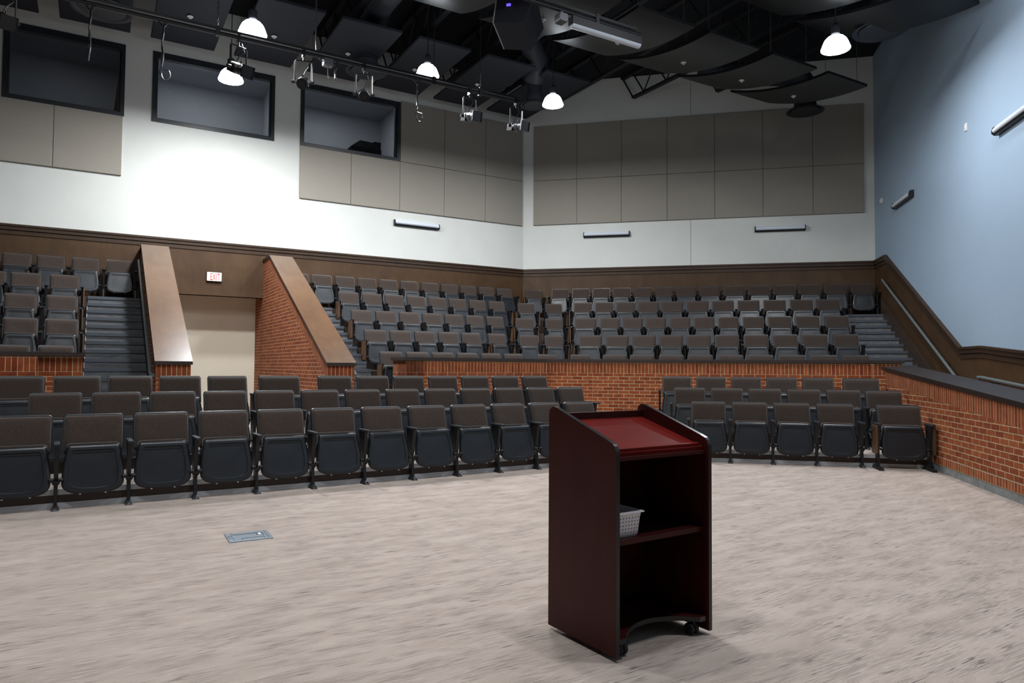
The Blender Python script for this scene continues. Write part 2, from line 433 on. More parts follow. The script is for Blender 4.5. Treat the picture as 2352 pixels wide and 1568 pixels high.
for k, (z0, z1) in enumerate(((4.0, 5.23), (8.0, DECK))):
    mb = MB(); mb.box((.415, WALL_Y - .002, z0), (.424, WALL_Y + .01, z1))
    struct(mb.build('trim_%d' % (k + 1), M['groove']), 'thin control joint line on the cream back wall, ' + ('below' if k == 0 else 'above') + ' the panels', 'joint')

# wainscot and crown rail
def rail_profile(face, top, sgn=-1):
    return [(face, top - .20), (face + sgn * .030, top - .20), (face + sgn * .030, top - .128), (face + sgn * .018, top - .122), (face + sgn * .018, top - .116),
            (face + sgn * .050, top - .110), (face + sgn * .050, top - .046), (face + sgn * .072, top - .040), (face + sgn * .072, top), (face, top)]
mb = MB()
for a, b, z0 in ((-10.4, 1.22, 1.2), (1.22, 3.25, 2.83), (3.25, 11.03, 1.2)):
    mb.box((a, WALL_N - .012, z0), (b, WALL_N, 3.82))
mb.box((1.22, WALL_N - .02, 2.83), (3.25, WALL_N + .18, 2.834))
struct(mb.build('trim_3', M['wains'], rotz=RL), 'brown veneer wainscot along the left wall and over the exit', 'wainscot')
mb = MB(); mb.extr(rail_profile(WALL_N, 4.01), -10.4, 11.04, 'x')
struct(mb.build('trim_4', M['rail'], rotz=RL), 'moulded brown rail capping the left wainscot', 'rail')
mb = MB(); mb.box((CORNER_X, WALL_Y - .012, 1.2), (WALL_X, WALL_Y, 3.82))
struct(mb.build('trim_5', M['wains']), 'dark brown veneer wainscot along the back wall', 'wainscot')
mb = MB(); mb.extr(rail_profile(WALL_Y, 4.01), CORNER_X, WALL_X, 'x')
struct(mb.build('trim_6', M['rail']), 'moulded brown rail capping the back wainscot', 'rail')
# right wall: stepped outline
RT = [(19.11, 4.01), (18.12, 4.01), (13.72, 1.70), (12.85, 1.70), (7.0, 1.22), (-5, 1.22)]
mb = MB()
x = WALL_X - .012
for (y0, z0), (y1, z1) in zip(RT, RT[1:]):
    mb.poly([(x, y0, 0), (x, y1, 0), (x, y1, z1 - .1), (x, y0, z0 - .1)])
struct(mb.build('trim_7', M['wains'], normals=False), 'dark brown wainscot following the stairs on the right wall', 'wainscot')
mb = MB()
pr = [(0, -.20), (.030, -.20), (.030, -.128), (.018, -.122), (.018, -.116), (.050, -.110), (.050, -.046), (.072, -.040), (.072, 0), (0, 0)]
rings = []
for (y, z) in RT: rings.append([mb.vert((WALL_X - a, y, z + b)) for a, b in pr])
for A, B in zip(rings, rings[1:]):
    for k in range(len(pr)): mb.face((A[k], A[(k + 1) % len(pr)], B[(k + 1) % len(pr)], B[k]))
mb.face(rings[0]); mb.face(list(reversed(rings[-1])))
struct(mb.build('trim_8', M['rail']), 'moulded dark rail stepping down the right wall', 'rail')

# ------------------------------------------------------------------ seating tiers
def isect(n, y, th):   # where the line at offset n in the left frame meets a line of constant y
    return (y * math.sin(th) - n) / math.cos(th)
def tier(label, th, n0, y0, n1, y1, z, u_lo, u_hi, x_hi, zb=0.0, mats=None):
    # slab from front line (n0,y0) to back line (n1,y1); left part runs from u_lo along the left frame, right part to x_hi
    mb = MB()
    a0 = W(u_lo, n0, 0, th); b0 = (isect(n0, y0, th), y0); a1 = W(u_lo, n1, 0, th); b1 = (isect(n1, y1, th), y1)
    mb.prism([(a0.x, a0.y), b0, b1, (a1.x, a1.y)], zb, z, 0, (1, 0, 1))
    mb.prism([b0, (x_hi, y0), (x_hi, y1), b1], zb, z, 0, (1, 0, 1))
    return struct(mb.build('floor_tier', mats), label, 'seating tier')
carp = [M['carpet'], M['riser']]; dk = [M['stair_carpet'], M['riser']]
tier('low carpeted tier carrying the second floor row', TF, 7.62, 10.33, 8.76, 11.42, .165, -9, 0, 3.29, 0, carp)
tier('carpeted tier carrying the third floor row and cross aisle', TF, 8.76, 11.42, 18.5, 19.1, .33, -9, 0, WALL_X, 0, carp)
# aluminium strips
def strip(label, name, th, n, y, z, x_hi, w=.03, h=.02, m='alu'):
    mb = MB()
    a0 = W(-9, n, 0, th); a1 = W(-9, n - w, 0, th); b0 = (isect(n, y, th), y); b1 = (isect(n - w, y - w, th), y - w)
    mb.prism([(a1.x, a1.y), b1, b0, (a0.x, a0.y)], z, z + h); mb.prism([b1, (x_hi, y - w), (x_hi, y), b0], z, z + h)
    return tag(mb.build(name, M[m]), label, 'trim')
strip('pale metal strip on the carpet at the foot of the front riser', 'floor_strip', TF, 7.62, 10.33, .0, 3.29, .012, .05)
strip('metal nosing on the edge of the low second tier', 'tier_nosing', TF, 7.63, 10.34, .120, 3.29, .02, .05)
strip('metal nosing on the edge of the third tier', 'tier_nosing', TF, 8.77, 11.43, .285, 3.29, .02, .05)
ZT = [.76 + .46 * i for i in range(5)]
CN = [12.86 + .8925 * i for i in range(5)]      # chair-back offsets from the stage, left frame
RY = [15.34 + .88 * i for i in range(5)]        # chair-back y of the right section
TN = [11.95] + [CN[i] + .17 for i in range(4)] + [WALL_N - .01]
TY = [14.2] + [RY[i] + .17 for i in range(4)] + [WALL_Y - .01]
RN = ['lowest', 'second', 'third', 'fourth', 'top']
for i in range(5):
    ulo = 4.58 if i < 4 else 3.72
    xhi = 3.96 if i < 4 else WALL_X - .02
    mb = MB()
    n0, n1, y0, y1 = TN[i], WALL_N - .01, TY[i], WALL_Y - .01
    b0 = (isect(n0, y0, TH), y0); b1 = (isect(n1, y1, TH), y1); a0 = W(ulo, n0); a1 = W(ulo, n1)
    zb = .33 if i == 0 else ZT[i - 1]
    mb.prism([(a0.x, a0.y), b0, b1, (a1.x, a1.y)], zb, ZT[i], 0, (1, 0, 1)); mb.prism([b0, (xhi, y0), (xhi, y1), b1], zb, ZT[i], 0, (1, 0, 1))
    struct(mb.build('floor_tier', dk), '%s carpeted tier under the middle and right balcony seats' % RN[i], 'seating tier')
    uhi = -.16 if i < 4 else .74
    mb = MB(); mb.box((-6.5, n0, zb), (uhi, n1, ZT[i]), 0, (1, 0, 1, 1, 1, 1))
    struct(mb.build('floor_tier', dk, rotz=RL), '%s carpeted tier under the left balcony seats' % RN[i], 'seating tier')

# stairs
def stairs(label, rotz, a0, a1, n_top, run, steps, z_top=2.6, z_bot=.33):
    rise = (z_top - z_bot) / steps
    t = thing('staircase', label, 'stairs', Matrix.Rotation(rotz, 3, 'Z') @ Vector(((a0 + a1) / 2, n_top, z_bot)), rotz)
    w = (a1 - a0) / 2
    mb = MB()
    for i in range(1, steps):
        z = z_top - rise * i
        mb.box((-w + .012, -run * i, 0), (w, -run * (i - 1) + .001, z - z_bot))
    mb.box((-w + .012, -.004, z_top - rise - z_bot), (w, .03, z_top - z_bot))
    mb.build('carpet_steps', M['stair_carpet'], t)
    for i in range(0, steps):
        z = z_top - rise * i - z_bot
        nb = MB(); nb.extr([(-run * i - .022, z - .048), (-run * i - .004, z - .048), (-run * i - .004, z), (-run * i + .055, z), (-run * i + .055, z + .007), (-run * i - .022, z + .007)], -w + .006, w, 'x')
        nb.build('nosing', M['nosing'], t)
    sb = MB()
    for i in range(1, steps):
        z = z_top - rise * i - z_bot
        sb.box((-w, -run * i - .004, z - rise), (-w + .012, -run * i + .006, z - .05))
    sb.build('edge_trim', M['offwhite'], t)
stairs('grey carpeted stairs with dark nosings beside the left balcony seats', RL, -.16, .76, 15.695, .2975, 15)
stairs('grey carpeted stairs between the right brick wing wall and middle seats', RL, 3.70, 4.56, 15.695, .2975, 15)
stairs('dim carpeted stairs along the right wall', 0, 3.97, WALL_X - .09, 18.14, .2933, 15)
# wooden stringer along the right stair
mb = MB()
mb.poly([(WALL_X - .055, 18.3, 2.95), (WALL_X - .055, 13.7, .55), (WALL_X - .055, 13.7, .33), (WALL_X - .055, 18.3, .33)])
mb.hexa([(WALL_X - .09, 13.7, .3), (WALL_X - .013, 13.7, .3), (WALL_X - .013, 18.3, .3), (WALL_X - .09, 18.3, .3)],
        [(WALL_X - .09, 13.7, .58), (WALL_X - .013, 13.7, .58), (WALL_X - .013, 18.3, 2.98), (WALL_X - .09, 18.3, 2.98)])
struct(mb.build('trim_9', M['riser']), 'dark wooden stringer beside the right stairs', 'stringer')

# ------------------------------------------------------------------ brick walls
def brick_wall(mb, p0, p1, thick, z0, z1, sol=.215, ends=(True, True), u_off=0.0):
    """straight wall from p0 to p1 (2D), body goes to the left normal side by thick; soldier band on top"""
    p0 = Vector(p0); p1 = Vector(p1); d = (p1 - p0); L = d.length; d.normalize(); nrm = Vector((-d.y, d.x))
    zs_ = z1 - sol
    def q(a, b, uo=0):
        La = (b - a).length
        for za, zb_, mi, vo in ((z0, zs_, 0, 0), (zs_, z1, 1, .0055)):
            mb.poly([(a.x, a.y, za), (b.x, b.y, za), (b.x, b.y, zb_), (a.x, a.y, zb_)],
                    [(uo, za - zs_ + vo + (zs_ if mi == 0 else 0) - (zs_ if mi == 0 else 0)), (uo + La, za - zs_ + vo), (uo + La, zb_ - zs_ + vo), (uo, zb_ - zs_ + vo)], mi)
    b0 = p0 + nrm * thick; b1 = p1 + nrm * thick
    q(p0, p1, u_off)
    if ends[0]: q(b0, p0, .03)
    if ends[1]: q(p1, b1, .03)
    q(b1, b0, 0)
    mb.poly([(p0.x, p0.y, z1), (p1.x, p1.y, z1), (b1.x, b1.y, z1), (b0.x, b0.y, z1)], None, 0)
BR = [M['brick'], M['soldier'], M['rowlock']]
# middle parapet: three facets + newel returns
PT = 1.41
cl = W(7.76, 11.77); PL = W(4.77, 11.77); P1 = (cl.x, cl.y); P2 = (-1.585, 14.0)
mb = MB()
brick_wall(mb, (PL.x, PL.y), P1, .40, .33, PT); brick_wall(mb, P1, P2, .40, .33, PT); brick_wall(mb, P2, (3.47, 14.0), .40, .33, PT)
e0 = W(4.77, 12.42); e1 = W(4.77, 11.77); e2 = W(5.15, 11.77)
brick_wall(mb, (e0.x, e0.y), (e1.x, e1.y), .34, .33, PT)
brick_wall(mb, (3.47, 13.77), (3.93, 13.77), .5, .33, PT)
struct(mb.build('wall_parapet', BR, normals=False), 'brick parapet wall in front of the middle and right balcony seats', 'brick wall')
def cap_run(pts, w0, w1, z, h):
    # pts: 2D front line; offset front edge by -w0 and back edge by +w1 (left normal)
    P = [Vector(p) for p in pts]; F = []; B = []
    for i, p in enumerate(P):
        ds = []
        if i > 0: ds.append((P[i] - P[i - 1]).normalized())
        if i < len(P) - 1: ds.append((P[i + 1] - P[i]).normalized())
        n = sum((Vector((-d.y, d.x)) for d in ds), Vector((0, 0))); n.normalize()
        c = 1 / max(.3, n.dot(Vector((-ds[0].y, ds[0].x))))
        F.append(p - n * w0 * c); B.append(p + n * w1 * c)
    mb = MB()
    for i in range(len(P) - 1):
        mb.prism([tuple(F[i]), tuple(F[i + 1]), tuple(B[i + 1]), tuple(B[i])], z, z + h)
    return mb
mb = cap_run([(W(4.735, 11.77).x, W(4.735, 11.77).y), P1, P2, (3.50, 14.0)], .03, .43, PT, .055)
q = [W(4.735, 12.19), W(5.16, 12.19), W(5.16, 12.46), W(4.735, 12.46)]
mb.prism([(p.x, p.y) for p in q], PT, PT + .055)
mb.prism([(3.45, 13.74), (3.97, 13.74), (3.97, 14.3), (3.45, 14.3)], PT, PT + .055)
struct(mb.build('trim_10', M['espresso']), 'espresso wooden cap on the middle and right brick parapet', 'cap')
a, b = W(-7, 11.67), W(-.68, 11.67); c, d = W(-.68, 11.77), W(-.16, 11.77)
mb = MB(); brick_wall(mb, (a.x, a.y), (b.x, b.y), .45, .33, PT); brick_wall(mb, (c.x, c.y), (d.x, d.y), .45, .33, PT)
struct(mb.build('wall_parapet', BR, normals=False), 'brick parapet wall in front of the left balcony seats', 'brick wall')
mb = cap_run([(W(-7, 11.67).x, W(-7, 11.67).y), (W(-.12, 11.67).x, W(-.12, 11.67).y)], .02, .6, PT, .055)
struct(mb.build('trim_11', M['espresso']), 'espresso wooden cap on the left brick parapet', 'cap')

# sloped wing walls each side of the exit
NF_, NT_, NB_ = 11.40, 15.95, WALL_N
ZF, ZTOP = 1.325, 3.668
SL = math.atan2(ZTOP - ZF, NT_ - NF_)
def wing(u0, u1, label, back=None):
    mb = MB(); nb = back or NB_; sol = .215; dz = sol / math.cos(SL)
    for u in (u0, u1):
        s = -1 if u == u0 else 1
        def P(n, z): return (u, n, z)
        # running brick below the band
        body = [P(NF_, .33), P(nb, .33), P(nb, ZTOP - sol), P(NT_, ZTOP - sol), P(NF_ + .10, ZF - dz + .10 * math.tan(SL)), P(NF_, ZF - dz + .0)]
        if u == u1: body = body[::-1]
        mb.poly(body, [(p[1], p[2]) for p in body], 0)
        band = [P(NF_, ZF - dz), P(NT_, ZTOP - sol), P(NT_, ZTOP), P(NF_, ZF)]
        L = math.hypot(NT_ - NF_, ZTOP - ZF)
        uvb = [(0, .004), (L, .004), (L - .06, .214), (-.06, .214)]
        if u == u1: band = band[::-1]; uvb = uvb[::-1]
        mb.poly(band, uvb, 1)
        top = [P(NT_, ZTOP - sol), P(min(nb, NB_), ZTOP - sol), P(min(nb, NB_), ZTOP), P(NT_, ZTOP)]
        uvt = [(p[1], p[2] - ZTOP + sol + .003) for p in top]
        if u == u1: top = top[::-1]; uvt = uvt[::-1]
        mb.poly(top, uvt, 1)
    fr = [(u0, NF_, .33), (u1, NF_, .33), (u1, NF_, ZF - sol), (u0, NF_, ZF - sol)]
    mb.poly(fr, [(p[0], p[2] - ZF + sol) for p in fr], 0)
    fr = [(u0, NF_, ZF - sol), (u1, NF_, ZF - sol), (u1, NF_, ZF), (u0, NF_, ZF)]
    mb.poly(fr, [(p[0] - u0, p[2] - ZF + sol + .003) for p in fr], 1)
    if back:
        bk = [(u0, NB_, .33), (u0, back, .33), (u0, back, 2.95), (u0, NB_, 2.95)]
    struct(mb.build('wall_wing', BR, rotz=RL, normals=False), label, 'brick wall')
wing(.76, 1.22, 'brick wing wall left of the exit opening')
wing(3.25, 3.70, 'brick wing wall right of the exit opening')
mb = MB(); mb.poly([(3.25, NB_, .33), (3.25, 17.5, .33), (3.25, 17.5, 2.95), (3.25, NB_, 2.95)]); mb.poly([(3.255, NB_, .33), (3.255, 17.5, .33), (3.255, 17.5, 2.95), (3.255, NB_, 2.95)])
struct(mb.build('wall_jamb', M['brick'], rotz=RL, normals=False), 'shaded brick jamb inside the exit opening', 'brick wall')
def wing_cap(u0, u1, label, k):
    h = .05; o = .022
    pf = [(NF_ - .04, ZF - .04 * math.tan(SL)), (NT_, ZTOP), (NB_ - .02, ZTOP), (NB_ - .02, ZTOP + h), (NT_ - .012, ZTOP + h), (NF_ - .04, ZF + h - .04 * math.tan(SL))]
    mb = MB(); A = [mb.vert((u0 - o, n, z)) for n, z in pf]; B = [mb.vert((u1 + o, n, z)) for n, z in pf]
    for i in range(6): j = (i + 1) % 6; mb.face((A[i], A[j], B[j], B[i]), None, 1 if i == 5 else 0)
    mb.face(A, None, 1); mb.face(B[::-1], None, 1)
    struct(mb.build('trim_%d' % k, [M['capwood'], M['espresso']], rotz=RL), label, 'cap')
wing_cap(.76, 1.22, 'worn brown wooden cap sloping down the left wing wall', 12)
wing_cap(3.25, 3.70, 'worn brown wooden cap sloping down the right wing wall', 13)

# ramp wall and ramp on the right
mb = MB()
X0, X1, YA, YB_ = 3.29, 3.72, 12.38, 3.0
def ztop(y): return 1.295 - (12.38 - y) * .0762
cb, rl, sol = .095, .10, .215
for (za, zb, mi) in ((0, cb, 3), (cb, cb + rl, 2)):
    mb.poly([(X0 - (.012 if mi == 2 else 0), YA, za), (X0 - (.012 if mi == 2 else 0), YB_, za), (X0 - (.012 if mi == 2 else 0), YB_, zb), (X0 - (.012 if mi == 2 else 0), YA, zb)], [(YA - YA, za - cb), (YA - YB_, za - cb), (YA - YB_, zb - cb), (0, zb - cb)], mi)
mb.poly([(X0 - .012, YA, cb + rl), (X0 - .012, YB_, cb + rl), (X0, YB_, cb + rl), (X0, YA, cb + rl)], None, 3)
mb.poly([(X0, YA, cb + rl), (X0, YB_, cb + rl), (X0, YB_, ztop(YB_) - sol), (X0, YA, ztop(YA) - sol)],
        [(0, 0), (YA - YB_, 0), (YA - YB_, ztop(YB_) - sol - cb - rl), (0, ztop(YA) - sol - cb - rl)], 0)
mb.poly([(X0, YA, ztop(YA) - sol), (X0, YB_, ztop(YB_) - sol), (X0, YB_, ztop(YB_)), (X0, YA, ztop(YA))],
        [(0, .004), (YA - YB_, .004), (YA - YB_, .206), (0, .206)], 1)
mb.poly([(X1, YA, 0), (X0, YA, 0), (X0, YA, ztop(YA)), (X1, YA, ztop(YA))], None, 0)
mb.poly([(X1, YB_, 0), (X1, YA, 0), (X1, YA, ztop(YA)), (X1, YB_, ztop(YB_))], None, 0)
struct(mb.build('wall_ramp', [M['brick'], M['soldier'], M['rowlock'], M['concrete']], normals=False), 'brick ramp wall with concrete kerb on the right', 'brick wall')
mb = MB()
mb.hexa([(X0 - .045, YB_, ztop(YB_)), (X1 + .045, YB_, ztop(YB_)), (X1 + .045, YA + .03, ztop(YA)), (X0 - .045, YA + .03, ztop(YA))],
        [(X0 - .045, YB_, ztop(YB_) + .055), (X1 + .045, YB_, ztop(YB_) + .055), (X1 + .045, YA + .03, ztop(YA) + .055), (X0 - .045, YA + .03, ztop(YA) + .055)])
struct(mb.build('trim_14', M['rampcap']), 'dark wooden cap sloping along the ramp wall', 'cap')
mb = MB(); mb.hexa([(X1, 4.0, 0), (WALL_X - .02, 4.0, 0), (WALL_X - .02, 12.4, 0), (X1, 12.4, 0)], [(X1, 8.0, .004), (WALL_X - .02, 8.0, .004), (WALL_X - .02, 12.4, .33), (X1, 12.4, .33)])
struct(mb.build('floor_ramp', M['stair_carpet']), 'carpeted ramp behind the right brick wall', 'ramp')

# handrails
def handrail(label, pts, brs, r=.025, rotz=0.0, wall=None):
    pts = [Vector(p) for p in pts]; base = pts[0]
    t = thing('handrail', label, 'handrail', base, 0)
    mb = MB(); mb.tube([p - base for p in pts], r, 10); mb.build('rail_tube', M['greysteel'], t)
    for a, b in brs:
        a, b = Vector(a) - base, Vector(b) - base
        mb = MB(); mb.tube([a, a + Vector((0, 0, -.06)), b + Vector((0, 0, -.06))], .008, 6); mb.lathe([(.0, 0), (.03, 0), (.03, .008), (0, .008)], tuple(b + Vector((0, 0, -.064))), 10)
        mb.build('bracket', M['blackmetal'], t)
def on_slope(u, n, dz): return W(u, n, ZF + (n - NF_) * math.tan(SL) + dz)
pts = [on_slope(.70, 15.85, -.24), on_slope(.70, 11.75, -.24), W(.70, 11.66, on_slope(0, 11.66, -.24).z - .03), W(.70, 11.55, on_slope(0, 11.75, -.24).z - .10), W(.72, 11.47, on_slope(0, 11.75, -.24).z - .12), W(.755, 11.45, on_slope(0, 11.75, -.24).z - .12)]
handrail('grey steel handrail on the left wing wall by the stairs', pts, [(on_slope(.70, n, -.24), on_slope(.757, n, -.24)) for n in (15.4, 14.5, 13.6, 12.7, 12.0)])
pts = [on_slope(3.76, 15.85, -.24), on_slope(3.76, 11.75, -.24), W(3.76, 11.5, on_slope(0, 11.75, -.24).z - .10), W(3.71, 11.45, on_slope(0, 11.75, -.24).z - .11)]
handrail('grey steel handrail end beside the right brick wing wall', pts, [(on_slope(3.76, n, -.24), on_slope(3.703, n, -.24)) for n in (15.0, 13.5, 12.2)])
rx = WALL_X - .11
def rz_(y): return 3.42 - (18.12 - y) * .5103
handrail('grey steel handrail climbing the dark wainscot by the right stairs', [(rx, 18.12, 3.42), (rx, 13.55, rz_(13.55)), (rx, 13.35, rz_(13.55) - .03)], [((rx, y, rz_(y)), (WALL_X - .012, y, rz_(y))) for y in (17.9, 17.0, 16.1, 15.2, 14.3, 13.5)])
handrail('grey steel handrail along the ramp at the right edge', [(rx + .06, 12.9, 1.14), (rx, 12.8, 1.19), (rx, 12.6, 1.185), (rx, 5.0, .60)], [((rx, y, 1.185 - (12.6 - y) * .077), (WALL_X - .012, y, 1.185 - (12.6 - y) * .077)) for y in (12.3, 10.8, 9.3, 7.8)])

# ------------------------------------------------------------------ auditorium seats
H_SEAT = .83
seat_cache = {}
def seat_meshes(w):
    key = round(w, 3)
    if key in seat_cache: return seat_cache[key]
    bw = w - .08
    R = {}
    # backrest: local y = 0 at the front of the top edge, stage is -y
    def bf(a, b, dep):
        t = (b - .46) / .37
        return (a, -.105 + .105 * t - dep + .018 * (2 * a / bw) ** 2 * -1 + .018 + .02 * (1 - t) ** 2 * 0, b)
    mb = MB(); o = rrect(bw * 1.0, bw, .455, H_SEAT, .035, .05)
    mb.panel(o, [(.03, -.065), (.008, -.055), (0, -.035), (0, -.012), (.004, 0), (.012, .001), (.05, -.004)], bf)
    R['backrest'] = mb
    mb = MB(); o = rrect(bw - .022, bw - .022, .468, H_SEAT - .013, .03, .045)
    mb.panel(o, [(0, -.006), (0, .008), (.006, .020), (.018, .030), (.045, .037), (.09, .039), (.14, .037)], bf)
    R['back_cushion'] = mb
    # flipped-up seat
    def sf(a, b, dep):
        t = (b - .13) / .43
        return (a, -.285 + .085 * t - dep, b)
    top, mid, bot = w - .145, w - .082, w - .20
    pts = []
    def arc(cx, cz, r, a0, a1, n=5):
        for k in range(n + 1):
            tt = a0 + (a1 - a0) * k / n; pts.append((cx + r * math.cos(tt), cz + r * math.sin(tt)))
    arc(top / 2 - .028, .56 - .028, .028, .15, PI / 2); 
    arc(-top / 2 + .028, .56 - .028, .028, PI / 2, PI - .15)
    left = []
    for k in range(1, 6):
        s = k / 6; left.append((-(top / 2 + (mid - top) / 2 * math.sin(s * PI / 2)), .53 - .27 * s))
    pts += left
    lowL = []
    for k in range(0, 13):
        a = PI + PI * k / 12
        sx = math.copysign(abs(math.cos(a)) ** .62, math.cos(a)); sz = math.sin(a)
        lowL.append((mid / 2 * sx, .225 + .10 * sz))
    pts += lowL
    pts += [(-x, z) for x, z in reversed(left)]
    mb = MB()
    mb.panel(pts, [(.012, -.03), (0, -.018), (0, -.002), (.008, .009), (.018, .015), (.026, .016), (.050, .016), (.053, .007), (.062, .006), (.12, .009)], sf)
    # slot under the top rim
    yy = -.285 + .085 * ((.497 - .13) / .43)
    mb.box((-top / 2 + .055, yy - .0135, .492), (top / 2 - .055, yy + .01, .503), 1)
    for s in (-1, 1):
        mb.box((s * .10 - .008, -.300, .126), (s * .10 + .008, -.290, .132), 2)
        mb.lathe([(.0, -.02), (.017, -.018), (.019, 0), (.017, .018), (0, .02)], (s * (w / 2 - .035), -.275, .265), 10, 3, 'x')
    R['seat'] = mb
    def cf(a, b, dep): t = (b - .13) / .43; return (a, -.262 + .085 * t + dep, b)
    o = rrect(mid - .03, top - .004, .17, .574, .03, .06)
    mb = MB(); mb.panel(o, [(.004, 0), (0, .012), (0, .045), (.012, .062), (.04, .07), (.10, .072)], cf)
    R['seat_cushion'] = mb
    # standard (leg) at x=0
    mb = MB()
    mb.hexa([(-.017, -.245, .24), (.017, -.245, .24), (.017, -.125, .24), (-.017, -.125, .24)], [(-.017, -.300, .575), (.017, -.300, .575), (.017, -.115, .575), (-.017, -.115, .575)])
    mb.hexa([(-.013, -.285, .03), (.013, -.285, .03), (.013, -.215, .03), (-.013, -.215, .03)], [(-.016, -.255, .245), (.016, -.255, .245), (.016, -.16, .245), (-.016, -.16, .245)])
    mb.hexa([(-.014, -.27, .21), (.014, -.27, .21), (.014, -.17, .21), (-.014, -.17, .21)], [(-.034, -.29, .245), (.034, -.29, .245), (.034, -.15, .245), (-.034, -.15, .245)])
    mb.box((-.034, -.295, .245), (.034, -.15, .256))
    mb.hexa([(-.032, -.345, 0), (.032, -.345, 0), (.032, -.19, 0), (-.032, -.19, 0)], [(-.015, -.305, .035), (.015, -.305, .035), (.015, -.20, .035), (-.015, -.20, .035)])
    mb.lathe([(0, .018), (.007, .016), (.007, .008)], (0, -.328, 0), 8, 1)
    R['standard'] = mb
    mb = MB()
    o = [(.026, -.37), (.027, -.12), (.022, -.095), (-.022, -.095), (-.027, -.12), (-.026, -.37), (-.020, -.385), (.020, -.385)]
    mb.panel(o, [(0, .575), (0, .592), (.004, .598), (.010, .599)], lambda a, b, d: (a, b, d))
    R['armrest'] = mb
    mb = MB(); mb.panel(rrect(.235, .235, .20, .572, .015, .03), [(0, 0), (0, .018), (.003, .021)], lambda a, b, d: (-.019 - d, a - .215, b), 0, False)
    R['end_panel'] = mb
    mb = MB(); mb.panel(rrect(.235, .235, .20, .572, .015, .03), [(0, 0), (0, .018), (.003, .021)], lambda a, b, d: (.019 + d, a - .215, b), 0, False)
    R['end_panel_r'] = mb
    mb = MB()
    mb.hexa([(-.03, -.42, 0), (.03, -.42, 0), (.03, -.06, 0), (-.03, -.06, 0)], [(-.022, -.41, .03), (.022, -.41, .03), (.022, -.08, .05), (-.022, -.08, .05)])
    mb.hexa([(-.014, -.27, .03), (.014, -.27, .03), (.014, -.17, .03), (-.014, -.17, .03)], [(-.016, -.255, .245), (.016, -.255, .245), (.016, -.16, .245), (-.016, -.16, .245)])
    mb.hexa([(-.017, -.245, .24), (.017, -.245, .24), (.017, -.125, .24), (-.017, -.125, .24)], [(-.017, -.300, .575), (.017, -.300, .575), (.017, -.115, .575), (-.017, -.115, .575)])
    R['sled'] = mb
    mats = {'backrest': [M['plastic']], 'back_cushion': [M['fabric']], 'seat': [M['plastic'], M['slot'], M['chrome'], M['blackmetal']], 'seat_cushion': [M['fabric']],
            'standard': [M['blackmetal'], M['chrome']], 'armrest': [M['plastic']], 'end_panel': [M['panelwood']], 'end_panel_r': [M['panelwood']], 'sled': [M['blackmetal']]}
    out = {}
    for k, b in R.items():
        o = b.build('seat_' + k, mats[k], loc=(0, 0, 0), sharp=.75)
        out[k] = o.data; bpy.data.objects.remove(o)
    seat_cache[key] = out
    return out
def add_part(name, mesh, parent, loc=(0, 0, 0)):
    o = bpy.data.objects.new(name, mesh); C.objects.link(o); o.parent = parent; o.location = loc
    return o
def seat(x, y, z, rz, w, label, group, right_arm=False, lpanel=False, rpanel=False, left_arm=True, sled=False):
    m = seat_meshes(w)
    t = thing('auditorium_seat', label, 'theatre seat', (x, y, z), rz, group)
    b = add_part('backrest', m['backrest'], t); add_part('back_cushion', m['back_cushion'], b)
    s = add_part('seat', m['seat'], t); add_part('seat_cushion', m['seat_cushion'], s)
    for side, on, pan in ((-1, left_arm, lpanel), (1, right_arm, rpanel)):
        if not on: continue
        l = (side * w / 2, 0, 0)
        add_part('standard', m['sled' if sled else 'standard'], t, l); add_part('armrest', m['armrest'], t, l)
        if pan: add_part('end_panel', m['end_panel' if side < 0 else 'end_panel_r'], t, l)
    return t
def row(pos, z, rz, wlist, lab, group, lpanel=False, rpanel=False, seq=ORD, start=0, first_arm=True):
    n = len(pos)
    for k, (x, y) in enumerate(pos):
        w = wlist[k] if isinstance(wlist, list) else wlist
        gap = k == n - 1
        seat(x, y, z, rz, w, lab % seq[k + start], group, right_arm=gap, lpanel=lpanel and k == 0, rpanel=rpanel and gap, left_arm=first_arm or k > 0)
# --- floor block, left
def fpos(us, n): return [tuple(W(u, n, 0, TF).xy) for u in us]
U1 = [.187 + .576 * k for k in range(-1, 11)]
row(fpos([.0 + u for u in U1], 7.80), 0, RF, .576, 'dark brown tip-up seat, %s from left in the front floor row', 'front row of the left floor block')
U2 = [-.142 + .5655 * k for k in range(0, 13)]
row(fpos(U2, 8.94), .165, RF, .5655, 'dark brown tip-up seat, %s from left in the second floor row', 'second row of the left floor block')
U3 = [-.52, .055, .622, 1.187, 1.764, 2.442]
row(fpos(U3[:5], 10.03), .33, RF, .576, 'black looking tip-up seat, %s from left in the third floor row', 'third row of the left floor block')
row(fpos(U3[5:], 10.03), .33, RF, .64, 'wide black looking tip-up seat before the exit, %s beyond the gap', 'third row of the left floor block', seq=['just'])
U4 = [3.224 + .578 * k for k in range(7)]
row(fpos(U4, 10.03), .33, RF, .578, 'dark tip-up seat, %s right of the exit in the third floor row', 'third row of the left floor block', lpanel=True)
